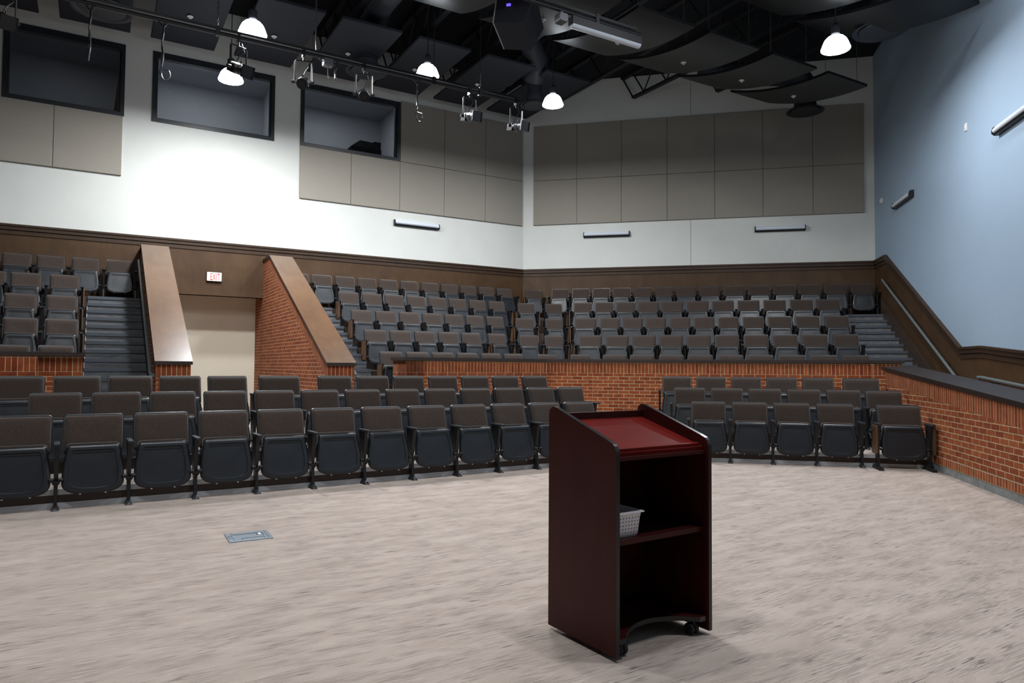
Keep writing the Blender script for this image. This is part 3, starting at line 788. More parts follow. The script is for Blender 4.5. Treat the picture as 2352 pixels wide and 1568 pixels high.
# --- floor block, right
row([(.4685 + .560 * k, 10.5) for k in range(4)], 0, 0, .56, 'brown tip-up seat, %s from the lectern in the right front row', 'front row of the right floor block')
row([(.2315 + .566 * k, 11.6) for k in range(5)], .165, 0, .566, 'brown tip-up seat, %s from left in the right second row', 'second row of the right floor block')
row([(.0347 + .571 * k, 12.6) for k in range(5)], .33, 0, .571, 'brown tip-up seat, %s from left in the right third row', 'third row of the right floor block')
seat(2.905, 10.38, 0, 0, .62, 'single brown tip-up seat on sled feet against the brick ramp wall', 'single end seats by the ramp wall', True, True, True, True, True)
seat(2.965, 11.28, .165, 0, .57, 'single brown seat by the ramp wall behind the sled footed one', 'single end seats by the ramp wall', True, False, False)
seat(2.91, 12.33, .33, 0, .62, 'single wide brown seat by the ramp wall, rearmost of three', 'single end seats by the ramp wall', False, False, False, False)
# --- balcony, left
ROWL = ['lowest', 'second', 'third', 'fourth', 'top']
UL = {0: [-1.08, -.515], 1: [-1.042, -.484], 2: [-1.118, -.519], 3: [-1.64, -1.116, -.519], 4: [-1.33, -.783, -.205, .389]}
for r, us_ in UL.items():
    row([tuple(W(u, CN[r]).xy) for u in us_], ZT[r], RL, .56, 'grey tip-up seat, %%s from left in the %s left balcony row' % ROWL[r], '%s row of the left balcony seats' % ROWL[r], rpanel=r < 4)
# --- balcony, middle
MU = {0: (4.895, 6), 1: (4.882, 5), 2: (4.888, 7), 3: (4.881, 8), 4: (3.975, 11)}
for r, (u0, n) in MU.items():
    row([tuple(W(u0 + .5455 * k, CN[r]).xy) for k in range(n)], ZT[r], RL, .5455, 'grey tip-up seat, %%s from left in the %s middle balcony row' % ROWL[r], '%s row of the middle balcony seats' % ROWL[r], lpanel=r < 4, rpanel=True, first_arm=r < 4)
# --- balcony, seats on the bend
BD = {4: [(-3.79, 18.95)], 3: [(-3.77, 17.93), (-3.10, 18.22)], 2: [(-3.61, 16.96), (-2.92, 17.25)], 1: [(-3.88, 15.25), (-3.31, 16.05), (-2.76, 16.28)], 0: [(-2.73, 15.25), (-2.04, 15.55)]}
for r, ps in BD.items():
    for k, (x, y) in enumerate(ps):
        first_c = (r == 1 and k == 0)
        seat(x, y, ZT[r], RL if first_c else PI / 8, .53, 'grey tip-up seat at the balcony bend in the %s row, %s from left' % (ROWL[r], ORD[k]), 'balcony seats at the bend', True, k == 0, True)
# --- balcony, right
RXL = {4: [-3.25, -2.69, -2.14, -1.60, -1.05, -.50, .03, .62, 1.22, 1.83, 2.43, 3.02, 3.62, 4.23], 3: [-2.52, -1.98, -1.44, -.90, -.32, .29, .89, 1.49, 2.09, 2.70, 3.29],
       2: [-2.37, -1.75, -1.21, -.67, -.11, .44, .98, 1.53, 2.08, 2.68, 3.29], 1: [-2.15, -1.54, -.94, -.34, .26, .86, 1.47, 2.07, 2.67, 3.28], 0: [-1.52, -.94, -.33, .26, .87, 1.46, 2.07, 2.67, 3.27]}
for r, xs in RXL.items():
    ps, ws = [], []
    for k, x in enumerate(xs):
        g = (xs[k + 1] - x) if k < len(xs) - 1 else .60
        w = .60 if g > .57 else .545
        ws.append(w); ps.append((x + (w - .08) / 2, RY[r]))
    row(ps, ZT[r], 0, ws, 'grey tip-up seat, %%s from left in the %s right balcony row' % ROWL[r], '%s row of the right balcony seats' % ROWL[r], lpanel=r < 4)

# ------------------------------------------------------------------ lectern
LB = Vector((-.254, 3.174)); LR = math.radians(90 - 43.135)      # near-left foot; local x along width, local y away from the speaker
LW, LD, LH0, LH1 = .629, .4975, .968, 1.105
t = thing('lectern', 'mahogany laminate lectern with slanted top and open shelves', 'lectern', (LB.x, LB.y, 0), LR)
def side(name, x0, x1):
    mb = MB()
    prof = [(0, .022), (LD, .022), (LD, LH1 - .045)]
    for k in range(5):
        a = PI / 2 * k / 4; prof.append((LD - .04 + .04 * math.cos(a), LH1 - .04 + .04 * math.sin(a)))
    sl = math.atan2(LH1 - LH0 - .0, LD - .10)
    prof.append((LD - .055, LH1 - .002)); prof.append((.055, LH0 + .004))
    for k in range(1, 6):
        a = PI / 2 * k / 5 + sl * (1 - k / 5); prof.append((.05 - .05 * math.sin(a), LH0 - .055 + .055 * math.cos(a)))
    A = [mb.vert((x0, y, z)) for y, z in prof]; B = [mb.vert((x1, y, z)) for y, z in prof]
    n = len(prof)
    for i in range(n): j = (i + 1) % n; mb.face((A[i], A[j], B[j], B[i]), None, 1)
    mb.face(A[::-1], None, 0); mb.face(B, None, 0)
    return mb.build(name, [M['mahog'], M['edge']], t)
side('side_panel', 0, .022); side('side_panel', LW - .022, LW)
mb = MB(); mb.box((.022, LD - .040, .05), (LW - .022, LD - .022, LH1 - .035)); mb.build('back_panel', M['mahog'], t)
mb = MB()
z0, z1 = .915, 1.035
mb.hexa([(.022, .035, z0 - .022), (LW - .022, .035, z0 - .022), (LW - .022, LD - .04, z1 - .022), (.022, LD - .04, z1 - .022)], [(.022, .035, z0), (LW - .022, .035, z0), (LW - .022, LD - .04, z1), (.022, LD - .04, z1)])
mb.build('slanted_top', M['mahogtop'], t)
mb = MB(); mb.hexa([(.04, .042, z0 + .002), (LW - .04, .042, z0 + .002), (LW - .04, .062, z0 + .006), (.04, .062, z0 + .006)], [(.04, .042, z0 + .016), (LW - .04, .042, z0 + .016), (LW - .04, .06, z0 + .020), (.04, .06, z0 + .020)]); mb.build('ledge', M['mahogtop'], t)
mb = MB(); mb.box((.022, .02, .880), (LW - .022, LD - .04, .897)); mb.build('under_shelf', M['mahog'], t)
mb = MB(); mb.box((.022, .035, .498), (LW - .022, LD - .04, .522)); mb.build('shelf', M['mahog'], t)
mb = MB()
fr = []
for k in range(25):
    s = k / 24; x = .022 + (LW - .044) * s
    y = .012 + .125 * max(0.0, math.sin(PI * min(1, max(0, (s - .10) / .80)))) ** .7
    fr.append((x, y))
mb.prism(fr + [(LW - .022, LD - .04), (.022, LD - .04)], .070, .092, 0, (1, 0, 1)); mb.build('bottom_board', [M['mahog'], M['edge']], t)
for (cx, cy) in ((.08, .06), (LW - .08, .06), (.08, LD - .08), (LW - .08, LD - .08)):
    mb = MB(); mb.lathe([(0, -.011), (.026, -.011), (.029, -.006), (.029, .006), (.026, .011), (0, .011)], (cx - .014, cy, .030), 14, 0, 'x')
    mb.lathe([(0, -.011), (.026, -.011), (.029, -.006), (.029, .006), (.026, .011), (0, .011)], (cx + .014, cy, .030), 14, 0, 'x')
    mb.box((cx - .005, cy - .018, .03), (cx + .005, cy + .018, .07)); mb.build('caster', M['blackmetal'], t)
# white perforated basket on the shelf
RM = Matrix.Rotation(LR, 3, 'Z')
def lpos(x, y, z): return Vector((LB.x, LB.y, 0)) + RM @ Vector((x, y, z))
t = thing('plastic_basket', 'white perforated plastic basket on the lectern shelf', 'basket', lpos(.118, .20, .522), LR)
bw, bd, bh = .155, .26, .118
mb = MB()
def perf(P, na, nb, hr=.20):
    """wall patch with octagonal holes; P(s,t)->3D"""
    for i in range(na):
        for j in range(nb):
            cs, ct = (i + .5) / na, (j + .5) / nb
            out = [(i / na, j / nb), (cs, j / nb), ((i + 1) / na, j / nb), ((i + 1) / na, ct), ((i + 1) / na, (j + 1) / nb), (cs, (j + 1) / nb), (i / na, (j + 1) / nb), (i / na, ct)]
            inn = [(cs + hr / na * math.cos(a), ct + hr / nb * math.sin(a)) for a in [PI * 1.25 + PI / 4 * k for k in range(8)]]
            O = [mb.vert(P(*q)) for q in out]; I = [mb.vert(P(*q)) for q in inn]
            for k in range(8): mb.face((O[k], O[(k + 1) % 8], I[(k + 1) % 8], I[k]))
tp = .012
def quadP(a, b):   # a,b bottom corners -> tapered wall
    def P(s, tt):
        x = a[0] + (b[0] - a[0]) * s; y = a[1] + (b[1] - a[1]) * s; k = 1 + tp * 8 * (tt * .78 + .12)
        return (x * k, y * k, .012 + (bh - .034) * tt)
    return P
cn = [(-bw / 2, -bd / 2), (bw / 2, -bd / 2), (bw / 2, bd / 2), (-bw / 2, bd / 2)]
for k in range(4):
    a, b = cn[k], cn[(k + 1) % 4]; perf(quadP(a, b), 9 if k % 2 == 0 else 14, 5)
    P = quadP(a, b)
    lo0, lo1 = P(0, 0), P(1, 0); mb.poly([(a[0] * .97, a[1] * .97, 0), (b[0] * .97, b[1] * .97, 0), lo1, lo0])
    hi0, hi1 = P(0, 1), P(1, 1)
    up = lambda p, kx: (p[0] * kx, p[1] * kx, bh)
    mb.poly([hi0, hi1, up(hi1, 1.02), up(hi0, 1.02)]); mb.poly([up(hi0, 1.02), up(hi1, 1.02), up(hi1, 1.12), up(hi0, 1.12)])
    l = lambda p: (p[0] * 1.13, p[1] * 1.13, bh - .006)
    mb.poly([up(hi0, 1.12), up(hi1, 1.12), l(hi1), l(hi0)])
mb.poly([(x * .97, y * .97, 0) for x, y in cn])
o = mb.build('basket_body', M['white'], t, normals=True)
sm = o.modifiers.new('thick', 'SOLIDIFY'); sm.thickness = .0022
mb = MB(); mb.lathe([(0, 0), (.032, 0), (.034, .004), (.034, .17), (.030, .178), (.030, .182)], (0, 0, 0), 18)
t = thing('tumbler', 'black tumbler with a steel band behind the basket', 'tumbler', lpos(.235, .39, .522), LR)
mb.build('tumbler_body', M['slot'], t)
mb = MB(); mb.lathe([(.0348, .182), (.0355, .184), (.0355, .200), (.0348, .202)], (0, 0, 0), 18); mb.build('steel_band', M['chrome'], t)
mb = MB(); mb.lathe([(.033, .202), (.033, .212), (.02, .222), (0, .224)], (0, 0, 0), 18); mb.build('tumbler_lid', M['slot'], t)

# ------------------------------------------------------------------ floor box
q = [Vector((-3.382, 4.839)), Vector((-3.146, 5.051)), Vector((-2.954, 4.822)), Vector((-3.177, 4.615))]
ctr = sum(q, Vector((0, 0))) / 4; ang = math.atan2((q[1] - q[0]).y + (q[2] - q[3]).y, (q[1] - q[0]).x + (q[2] - q[3]).x)
t = thing('floor_box', 'blue grey metal floor box set in the carpet', 'floor box', (ctr.x, ctr.y, 0), ang)
mb = MB(); mb.panel([(.157, -.15), (.157, .15), (-.157, .15), (-.157, -.15)], [(0, 0), (.002, .005), (.01, .006)], lambda a, b, d: (a, b, d), 0, False); mb.build('cover_plate', M['boxmetal'], t)
mb = MB()
mb.box((-.105, .060, .006), (.105, .075, .0075)); mb.box((.105, -.02, .006), (.112, .075, .0075))
for a, b, c, d in ((-.115, -.10, .112, .113), (.06, .061, .085, .11), (-.115, -.114, .03, .112), (-.115, -.114, -.115, -.02), (-.145, -.144, -.02, .03), (-.145, -.115, .03, .031), (-.145, -.115, -.02, -.019),
                   (.128, .130, -.115, .115), (-.06, -.058, -.115, -.07), (-.06, .10, -.07, -.069), (.10, .102, -.11, -.07)):
    mb.box((a, c, .006), (b + .0015, d + .0015, .0075))
mb.build('lid_slots', M['slot'], t)
mb = MB(); mb.lathe([(0, .0066), (.016, .0066), (.019, .0085), (.017, .011), (.012, .0095), (0, .0095)], (.078, .022, 0), 16); mb.build('latch', M['chrome'], t)

# ------------------------------------------------------------------ exit sign
t = thing('exit_sign', 'white lit EXIT sign with red letters over the exit opening', 'sign', W(2.208, WALL_N - .012, 3.14), RL)
mb = MB(); mb.panel(rrect(.315, .315, -.004, .203, .018, .018), [(0, 0), (0, .05), (.005, .056)], lambda a, b, d: (a, -d, b)); mb.build('housing', M['exitbox'], t)
mb = MB(); mb.panel(rrect(.298, .298, .005, .195, .016, .016), [(0, .055), (0, .060), (.003, .062)], lambda a, b, d: (a, -d, b)); mb.build('lit_face', M['exitface'], t)
cu = bpy.data.curves.new('exit_text', 'FONT'); cu.body = 'EXIT'; cu.size = .2; cu.extrude = .002; cu.align_x = 'CENTER'
tmp = bpy.data.objects.new('exit_text', cu); C.objects.link(tmp)
bpy.context.view_layer.update()
me = bpy.data.meshes.new_from_object(tmp.evaluated_get(bpy.context.evaluated_depsgraph_get()))
bpy.data.objects.remove(tmp)
xs = [v.co.x for v in me.vertices]; ys = [v.co.y for v in me.vertices]
sx, sy = .195 / (max(xs) - min(xs)), .148 / (max(ys) - min(ys)); mx, my = (max(xs) + min(xs)) / 2, min(ys)
for v in me.vertices:
    x, y, z = v.co; v.co = ((x - mx) * sx + .018, -.067 - z, (y - my) * sy + .026)
me.materials.append(M['exitred'])
for k, o in enumerate([bpy.data.objects.new('letters', me)]): C.objects.link(o); o.parent = t

# ------------------------------------------------------------------ wall lights and small wall items
def sconce(label, loc, rotz, L=1.23):
    t = thing('wall_light', label, 'wall light', loc, rotz, 'unlit linear wall lights')
    h = L / 2
    pf = [(0, .02)] + [(-.03 - .075 * math.sin(a) , .065 - .055 * math.cos(a)) for a in [PI * .08 + PI * .5 * k / 6 for k in range(7)]] + [(-.06, .125), (0, .13)]
    mb = MB(); mb.extr(pf, -h + .02, h - .02, 'x', 0, True); mb.build('lens', M['lens'], t)
    mb = MB(); mb.extr([(0, -.01), (-.07, -.01), (-.09, .018), (0, .02)], -h + .02, h - .02, 'x'); mb.build('housing', M['blackmetal'], t)
    for s in (-1, 1):
        mb = MB(); pf2 = [(0, -.012)] + [(-.07, -.012), (-.106, .02), (-.110, .06), (-.09, .115), (-.06, .132), (0, .136)]
        mb.extr(pf2, s * h - .02 * (s > 0), s * h + .02 * (s < 0), 'x'); mb.build('end_cap', M['blackmetal'], t)
sconce('linear wall light on the left wall below the acoustic panels', W(6.985, WALL_N, 4.855), RL)
sconce('left linear wall light on the back wall', (-1.80, WALL_Y, 4.855), 0, 1.24)
sconce('right linear wall light on the back wall', (2.635, WALL_Y, 4.845), 0, 1.23)
sconce('farther linear wall light on the blue right wall', (WALL_X, 16.74, 4.93), -PI / 2, 1.23)
sconce('nearer linear wall light on the blue wall at the photo edge', (WALL_X, 11.55, 4.93), -PI / 2, 1.23)
mb = MB(); mb.lathe([(.075, 0), (.075, -.02), (.06, -.045), (.03, -.05), (0, -.05)], (WALL_X, 18.45, 5.37), 18, 0, 'x')
tag(mb.build('wall_sensor', M['offwhite']), 'small round white sensor high on the blue wall near the corner', 'sensor')
t = thing('wall_plate', 'small white plate on the blue wall between the wall lights', 'wall plate', (WALL_X, 13.41, 5.40), -PI / 2)
mb = MB(); mb.panel(rrect(.09, .09, 0, .135, .008, .008), [(0, 0), (0, .012), (.004, .016)], lambda a, b, d: (a, -d, b)); mb.build('plate', M['offwhite'], t)
mb = MB(); mb.box((-.015, -.022, .05), (.015, -.016, .085)); mb.build('button', M['white'], t)

# ------------------------------------------------------------------ ceiling: joists, boards, clouds, ducts
for k in range(9):
    u = 1.3 + 1.55 * k
    t = thing('roof_joist', 'dark open web roof joist, %s from the left under the deck' % ORD[k], 'joist', W(u, 12.0, 8.45), RL, 'roof joists')
    mb = MB(); n1 = min(4.55, 0 + (WALL_Y / math.sin(TH) - u / math.tan(TH)) - 12.05 if u > 8 else 4.55)
    mb.box((-.06, -9.0, 0), (.06, n1 - .45, .06)); mb.build('bottom_chord', M['dark'], t)
    mb = MB(); mb.box((-.06, -9.0, .66), (.06, n1, .74)); mb.build('top_chord', M['dark'], t)
    wb = MB(); y = n1 - .45; s = 0
    wb.tube([(0, n1 - .45, .03), (0, n1 - .02, .68)], .022, 6)
    while y > -8.6:
        wb.tube([(0, y, .05 if s else .67), (0, y - .42, .67 if s else .05)], .02, 6); y -= .42; s = 1 - s
    wb.build('web_bars', M['dark'], t)
PU = [(-2.32, -1.09), (-.75, .45), (.82, 2.03), (2.43, 3.63), (3.97, 5.18), (5.55, 6.73), (7.14, 8.35), (8.66, 9.88)]
for k, (a, b) in enumerate(PU):
    c = W((a + b) / 2, 14.62, 8.0)
    t = thing('acoustic_board', 'flat dark acoustic board under the deck, %s from left along the left wall' % ORD[k], 'ceiling board', c, RL, 'acoustic boards along the left wall')
    mb = MB(); w = (b - a) / 2
    mb.panel([(w, -1.43), (w, 1.43), (-w, 1.43), (-w, -1.43)], [(0, .06), (0, .01), (.02, 0), (.1, 0)], lambda x, y, d: (x, y, d), 0, False); mb.build('board', M['baffle'], t)
    for sx_ in (-1, 1):
        for sy_ in (-1, 1):
            mb = MB(); mb.tube([(sx_ * (w - .1), sy_ * 1.2, .05), (sx_ * (w - .1), sy_ * 1.2, DECK - 8.0)], .004, 5); mb.build('hanger', M['dark'], t)
    if 2 <= k <= 6:
        su = {2: 1.41, 3: 2.97, 4: 4.50, 5: 6.03, 6: 7.62}[k]
        mb = MB(); mb.lathe([(.0, .0), (.015, 0), (.02, -.02), (.055, -.028), (.055, -.034), (.02, -.034), (.015, -.055), (.024, -.062), (0, -.064)], (0, 0, 0), 14)
        o = mb.build('sprinkler', M['offwhite'], None, loc=W(su, 14.6, 8.0)); tag(o, 'white sprinkler head under the dark board, %s from the left' % ORD[k - 2], 'sprinkler', 'sprinklers along the left wall')
def cloud(u0, n_far, z_far, label, sag=.15, wd=1.25, ln=2.45, drop=.45):
    t = thing('ceiling_cloud', label, 'ceiling panel', W(u0 + wd / 2, n_far - ln / 2, z_far - drop / 2), RL, 'curved ceiling panels')
    mb = MB(); N_ = 14
    def pt(x, s): return (x, ln / 2 - ln * s, drop / 2 - drop * s - sag * 4 * s * (1 - s) * .9)
    lo = [[mb.vert(pt(x, i / N_)) for i in range(N_ + 1)] for x in (-wd / 2, wd / 2)]
    hi = [[mb.vert((pt(x, i / N_)[0], pt(x, i / N_)[1], pt(x, i / N_)[2] + .05)) for i in range(N_ + 1)] for x in (-wd / 2, wd / 2)]
    for i in range(N_):
        mb.face((lo[0][i], lo[0][i + 1], lo[1][i + 1], lo[1][i]), None, 0, True); mb.face((hi[0][i], hi[1][i], hi[1][i + 1], hi[0][i + 1]), None, 0, True)
        mb.face((lo[0][i], hi[0][i], hi[0][i + 1], lo[0][i + 1])); mb.face((lo[1][i], lo[1][i + 1], hi[1][i + 1], hi[1][i]))
    for i in (0, N_): mb.face((lo[0][i], lo[1][i], hi[1][i], hi[0][i]))
    mb.build('panel', M['cloudm'], t)
    for x in (-wd / 2 + .12, wd / 2 - .12):
        for s in (.06, .94):
            p = pt(x, s); mb = MB(); mb.tube([(p[0], p[1], p[2] + .05), (p[0], p[1], DECK - (z_far - drop / 2))], .005, 5); mb.build('hanger', M['conduit'], t)
for k in range(6):
    cloud(4.13 + 1.6 * k, 10.97, 7.5, 'curved charcoal ceiling panel in the far row, %s from the left' % ORD[k])
    if k >= 1:
        s = W(4.13 + 1.6 * k + .62, 9.79, 7.15)
        mb = MB(); mb.lathe([(.0, .06), (.012, .06), (.012, 0), (.052, -.006), (.052, -.013), (.018, -.013), (.014, -.04), (.022, -.046), (0, -.048)], (0, 0, 0), 14)
        tag(mb.build('sprinkler', M['offwhite'], None, loc=s), 'white sprinkler head under the curved panels, %s from the left' % ORD[k - 1], 'sprinkler', 'sprinklers under the curved panels')
for k in (3, 4): cloud(4.13 + 1.6 * k + .05, 8.10, 7.5, 'curved ceiling panel cut by the top photo edge, ' + ('left of' if k == 3 else 'above') + ' the rightmost lamp', .15)

def diffuser(loc, r, label, neck=None, m='duct'):
    t = thing('air_diffuser', label, 'air diffuser', loc, 0, 'round ceiling diffusers')
    mb = MB(); mb.lathe([(r * .60, .14), (r * .62, .05), (r * .80, .02), (r * .98, 0), (r, -.012), (r * .98, -.016), (r * .86, -.006), (r * .78, .02), (r * .60, .07)], (0, 0, 0), 40); mb.build('ring', M[m], t)
    mb = MB(); mb.lathe([(r * .76, -.004), (r * .74, -.016), (0, -.018)], (0, 0, 0), 40); mb.build('disc', M[m], t)
    if neck:
        mb = MB(); mb.lathe([(r * .58, .10), (r * .58, .22), (r * .50, .26), (r * .50, neck)], (0, 0, 0), 28); mb.build('neck', M[m], t)
diffuser((-9.95, 10.4, 7.63), .50, 'round dark diffuser behind the pipe, above the left booth window', .5)
diffuser((-6.55, 14.05, 7.72), .44, 'round dark diffuser behind the pipe over the right booth window', .6)
diffuser((-3.20, 16.05, 7.45), .34, 'round dark diffuser partly hidden by the lamp at the corner', .6)
diffuser((3.50, 13.2, 7.2), .45, 'round dark diffuser beside the rightmost lamp', 1.2)
diffuser((2.98, 17.4, 7.33), .42, 'black round diffuser on a neck in front of the back wall', .62, 'dark')
def duct(label, pts, r):
    pts = [Vector(p) for p in pts]; t = thing('air_duct', label, 'duct', pts[0], 0, 'round ducts')
    mb = MB(); mb.tube([p - pts[0] for p in pts], r, 24); mb.build('pipe', M['duct'], t)
    L = 0
    for i, f in enumerate((.25, .55, .85)):
        a, b = pts[-2] - pts[0], pts[-1] - pts[0]; p = a.lerp(b, f); d = (b - a).normalized() * .02
        mb = MB(); mb.tube([p - d, p + d], r + .012, 24); mb.build('seam_band', M['duct'], t)
duct('big dark round duct leading to the diffuser over the right booth window', [(-6.55, 14.05, 8.32), (-6.3, 13.7, 8.55), W(4.75, 13.4, 8.62), W(4.75, 6.0, 8.62)], .30)
duct('dark round duct running from the corner diffuser towards the projector', [(-3.2, 16.05, 8.05), (-3.1, 15.8, 8.35), W(7.95, 12.9, 8.62), W(7.95, 6.0, 8.62)], .28)
duct('dark duct above the curved panels near the back wall', [(2.98, 17.4, 7.95), (2.9, 17.4, 8.12), (2.6, 17.3, 8.15), (.6, 16.6, 8.15)], .24)

# ------------------------------------------------------------------ lighting pipes and stage fixtures
PN, PZ = 11.72, 6.5
def pipe(label, u0, u1, n, z, chains):
    t = thing('lighting_pipe', label, 'lighting pipe', W((u0 + u1) / 2, n, z), RL, 'hung lighting pipes')
    h = (u1 - u0) / 2
    mb = MB(); mb.tube([(-h, 0, 0), (h, 0, 0)], .032, 10); mb.build('tube', M['blackmetal'], t)
    mb = MB(); mb.extr([(-.03, .045), (.03, .045), (.03, .085), (-.03, .085)], -h, h - .1, 'x'); mb.build('raceway', M['blackmetal'], t)
    for c in chains:
        mb = MB(); x = c - (u0 + u1) / 2; zz = .09; k = 0
        while zz < DECK - z - .03:
            r = .012
            pts = [((x + (r * math.cos(a) if k % 2 == 0 else 0)), (r * math.cos(a) if k % 2 else 0), zz + .022 + .022 * math.sin(a)) for a in [2 * PI * q / 8 for q in range(9)]]
            mb.tube(pts, .0045, 4, 0, False); zz += .037; k += 1
        mb.box((x - .03, -.04, -.045), (x + .03, .04, .10)); mb.build('chain', M['dark'], t)
pipe('long black lighting pipe hung across the left wall', -2.2, 7.07, PN, PZ, [-1.9, 1.53, 5.22, 6.18])
pipe('black pipe carrying the linear light near the curved panels', 3.9, 7.28, 8.39, 6.53, [4.2, 6.40])
def spot(label, u, yaw, tilt, framed=True):
    t = thing('stage_spotlight', label, 'stage light', W(u, PN, PZ), RL, 'ellipsoidal spotlights on the pipe')
    mb = MB(); mb.box((-.02, -.05, -.075), (.02, .05, .04)); mb.tube([(0, 0, -.07), (0, 0, -.14)], .012, 8); mb.tube([(0, -.05, .0), (0, -.09, -.03)], .008, 6); mb.build('clamp', M['blackmetal'], t)
    cy = -.50
    R = Matrix.Rotation(yaw, 3, 'Z') @ Matrix.Rotation(tilt, 3, 'X')
    Ry = Matrix.Rotation(yaw, 3, 'Z')
    mb = MB()
    P = [Ry @ Vector(p) for p in ((-.135, 0, cy), (-.135, 0, -.16), (-.12, 0, -.14), (.12, 0, -.14), (.135, 0, -.16), (.135, 0, cy))]
    mb.tube(P, .013, 6); mb.build('yoke', M['blackmetal'], t)
    def body(prof, nm, mat, parent, extra=None):
        mb = MB(); mb.lathe(prof, (0, 0, 0), 18, 0, 'y')
        if extra: extra(mb)
        mb.v = [tuple(R @ Vector(p) + Vector((0, 0, cy))) for p in mb.v]
        return mb.build(nm, mat, parent)
    def fins(mb):
        mb.box((-.085, .02, -.075), (.085, .20, .05))
        for s in (-1, 1): mb.lathe([(0, -.03), (.028, -.03), (.028, .03), (0, .03)], (s * .155, 0, 0), 10, 0, 'x')
    bdy = body([(0, .24), (.05, .24), (.085, .20), (.09, .05), (.075, .0), (.075, -.04)], 'lamp_housing', M['blackmetal'], t, fins)
    def gel(mb):
        mb.tube([(0, -.05, .08), (0, -.05, .13)], .012, 6)
        for s in (-1, 1): mb.tube([(s * .07, -.12, .0), (s * .13, -.12, .0)], .010, 6)
        if not framed: return
        mb.box((-.095, -.315, -.095), (.095, -.30, .095))
        for s in (-1, 1): mb.box((s * .095 - .004, -.335, -.095), (s * .095 + .004, -.30, .095))
        mb.box((-.095, -.335, -.1), (.095, -.30, -.092))
    body([(.076, -.03), (.088, -.04), (.088, -.14), (.080, -.15), (.080, -.26), (.09, -.27), (.09, -.30), (.075, -.30), (.07, -.26), (0, -.255)], 'lens_barrel', M['blackmetal'], t, gel)
    mb = MB(); a = Vector((.05, .02, -.08)); b = R @ Vector((0, .1, .09)) + Vector((0, 0, cy))
    mb.tube([a, a + Vector((.05, .03, -.12)), b + Vector((.04, .02, .1)), b], .009, 6); mb.build('power_lead', M['cable'], t)
for (u, yaw, tilt, lab) in ((-1.19, .3, .45, 'black stage spotlight at the top left photo corner'), (1.84, .35, .42, 'black stage spotlight in front of the middle booth window lamp'),
                            (2.86, -.30, .45, 'black stage spotlight above the gap between the booth windows'), (3.90, -.30, .45, 'black stage spotlight in front of the right booth window'),
                            (5.96, .0, .25, 'black stage spotlight second from the right pipe end'), (6.98, .05, .22, 'black stage spotlight at the right pipe end')):
    spot(lab, u, yaw, tilt, u not in (2.86, 3.90))
def hang_cable(label, u, drop, loops, name='hanging_cable'):
    t = thing(name, label, 'cable', W(u, PN, PZ), RL, 'loose cables hanging from the pipe')
    for k in range(3):
        mb = MB(); s = (1, -1, .4)[k]
        pts = [(s * .06, -.03, -.04), (s * .02, -.035, -.10)] + [(.012 * math.sin(i * 1.3 + k) , -.035 + .006 * s, -.12 - (drop - .12) * i / 8) for i in range(9)]
        if loops:
            cx, cz = .05, -drop - .08
            pts += [(cx + .06 * math.cos(a) * s * -1 + (.0 if s < 0 else 0), -.035, cz + .09 * math.sin(a)) for a in [PI * .75 + 2 * PI * i / 10 * .8 for i in range(9)]] if k == 0 else [(-.03, -.035, -drop - .05), (-.02, -.035, -drop - .11)]
        mb.tube(pts, .010, 6); mb.build('cord', M['cable'], t)
    mb = MB(); mb.lathe([(0, 0), (.014, 0), (.016, -.06), (0, -.065)], (0, -.035, -drop * .72), 8); mb.build('plug', M['chrome'], t)
hang_cable('black cables hanging over the left booth window', -.18, .85, False)
hang_cable('black looped cables hanging between left and middle booth windows', .76, .75, True)
hang_cable('tangled cables hanging beside the junction box on the pipe', 3.39, .38, False)
hang_cable('black looped cables hanging right of the right booth window', 4.88, .62, True)
t = thing('junction_box', 'small grey junction box under the pipe fed by a bent conduit', 'junction box', W(3.27, PN, PZ - .14), RL)
mb = MB(); mb.panel(rrect(.17, .17, 0, .13, .02, .03), [(0, -.06), (0, .05), (.008, .06)], lambda a, b, d: (a, -d, b)); mb.build('box', M['conduit'], t)
mb = MB(); mb.tube([(-.09, 0, .07), (-.13, 0, .08), (-.18, 0, .14), (-.20, 0, .24), (-.21, 0, .4), (-.22, 0, DECK - PZ + .12)], .012, 8); mb.build('conduit', M['conduit'], t)
mb = MB(); mb.tube([(.0, 0, 0), (.0, -.0, -.10), (.01, 0, -.20)], .008, 6); mb.build('cord', M['cable'], t)
t = thing('linear_work_light', 'unlit black linear light with pale lens clamped under the pipe', 'linear light', W(6.585, 8.39, 6.36), RL)
mb = MB(); mb.extr([(-.06, .0), (.06, .0), (.06, .12), (-.06, .12)], -.66, .66, 'x'); mb.box((-.5, -.02, .12), (-.46, .02, .2)); mb.box((.46, -.02, .12), (.5, .02, .2)); mb.build('housing', M['blackmetal'], t)
mb = MB(); mb.extr([(-.058, -.0)] + [(-.058 * math.cos(a), -.05 * math.sin(a)) for a in [PI * k / 8 for k in range(1, 8)]] + [(.058, 0)], -.65, .65, 'x', 0, True); mb.build('lens', M['lens'], t)
mb = MB(); mb.panel(rrect(.15, .15, 0, .13, .02, .03), [(0, -.07), (0, .06), (.01, .07)], lambda a, b, d: (a, -d, b)); mb.box((-.02, -.02, .12), (.02, .02, .2))
tag(mb.build('junction_box', M['conduit'], None, loc=W(5.76, 8.39, 6.34), rotz=RL), 'small dark box clamped to the pipe left of the linear light', 'junction box')

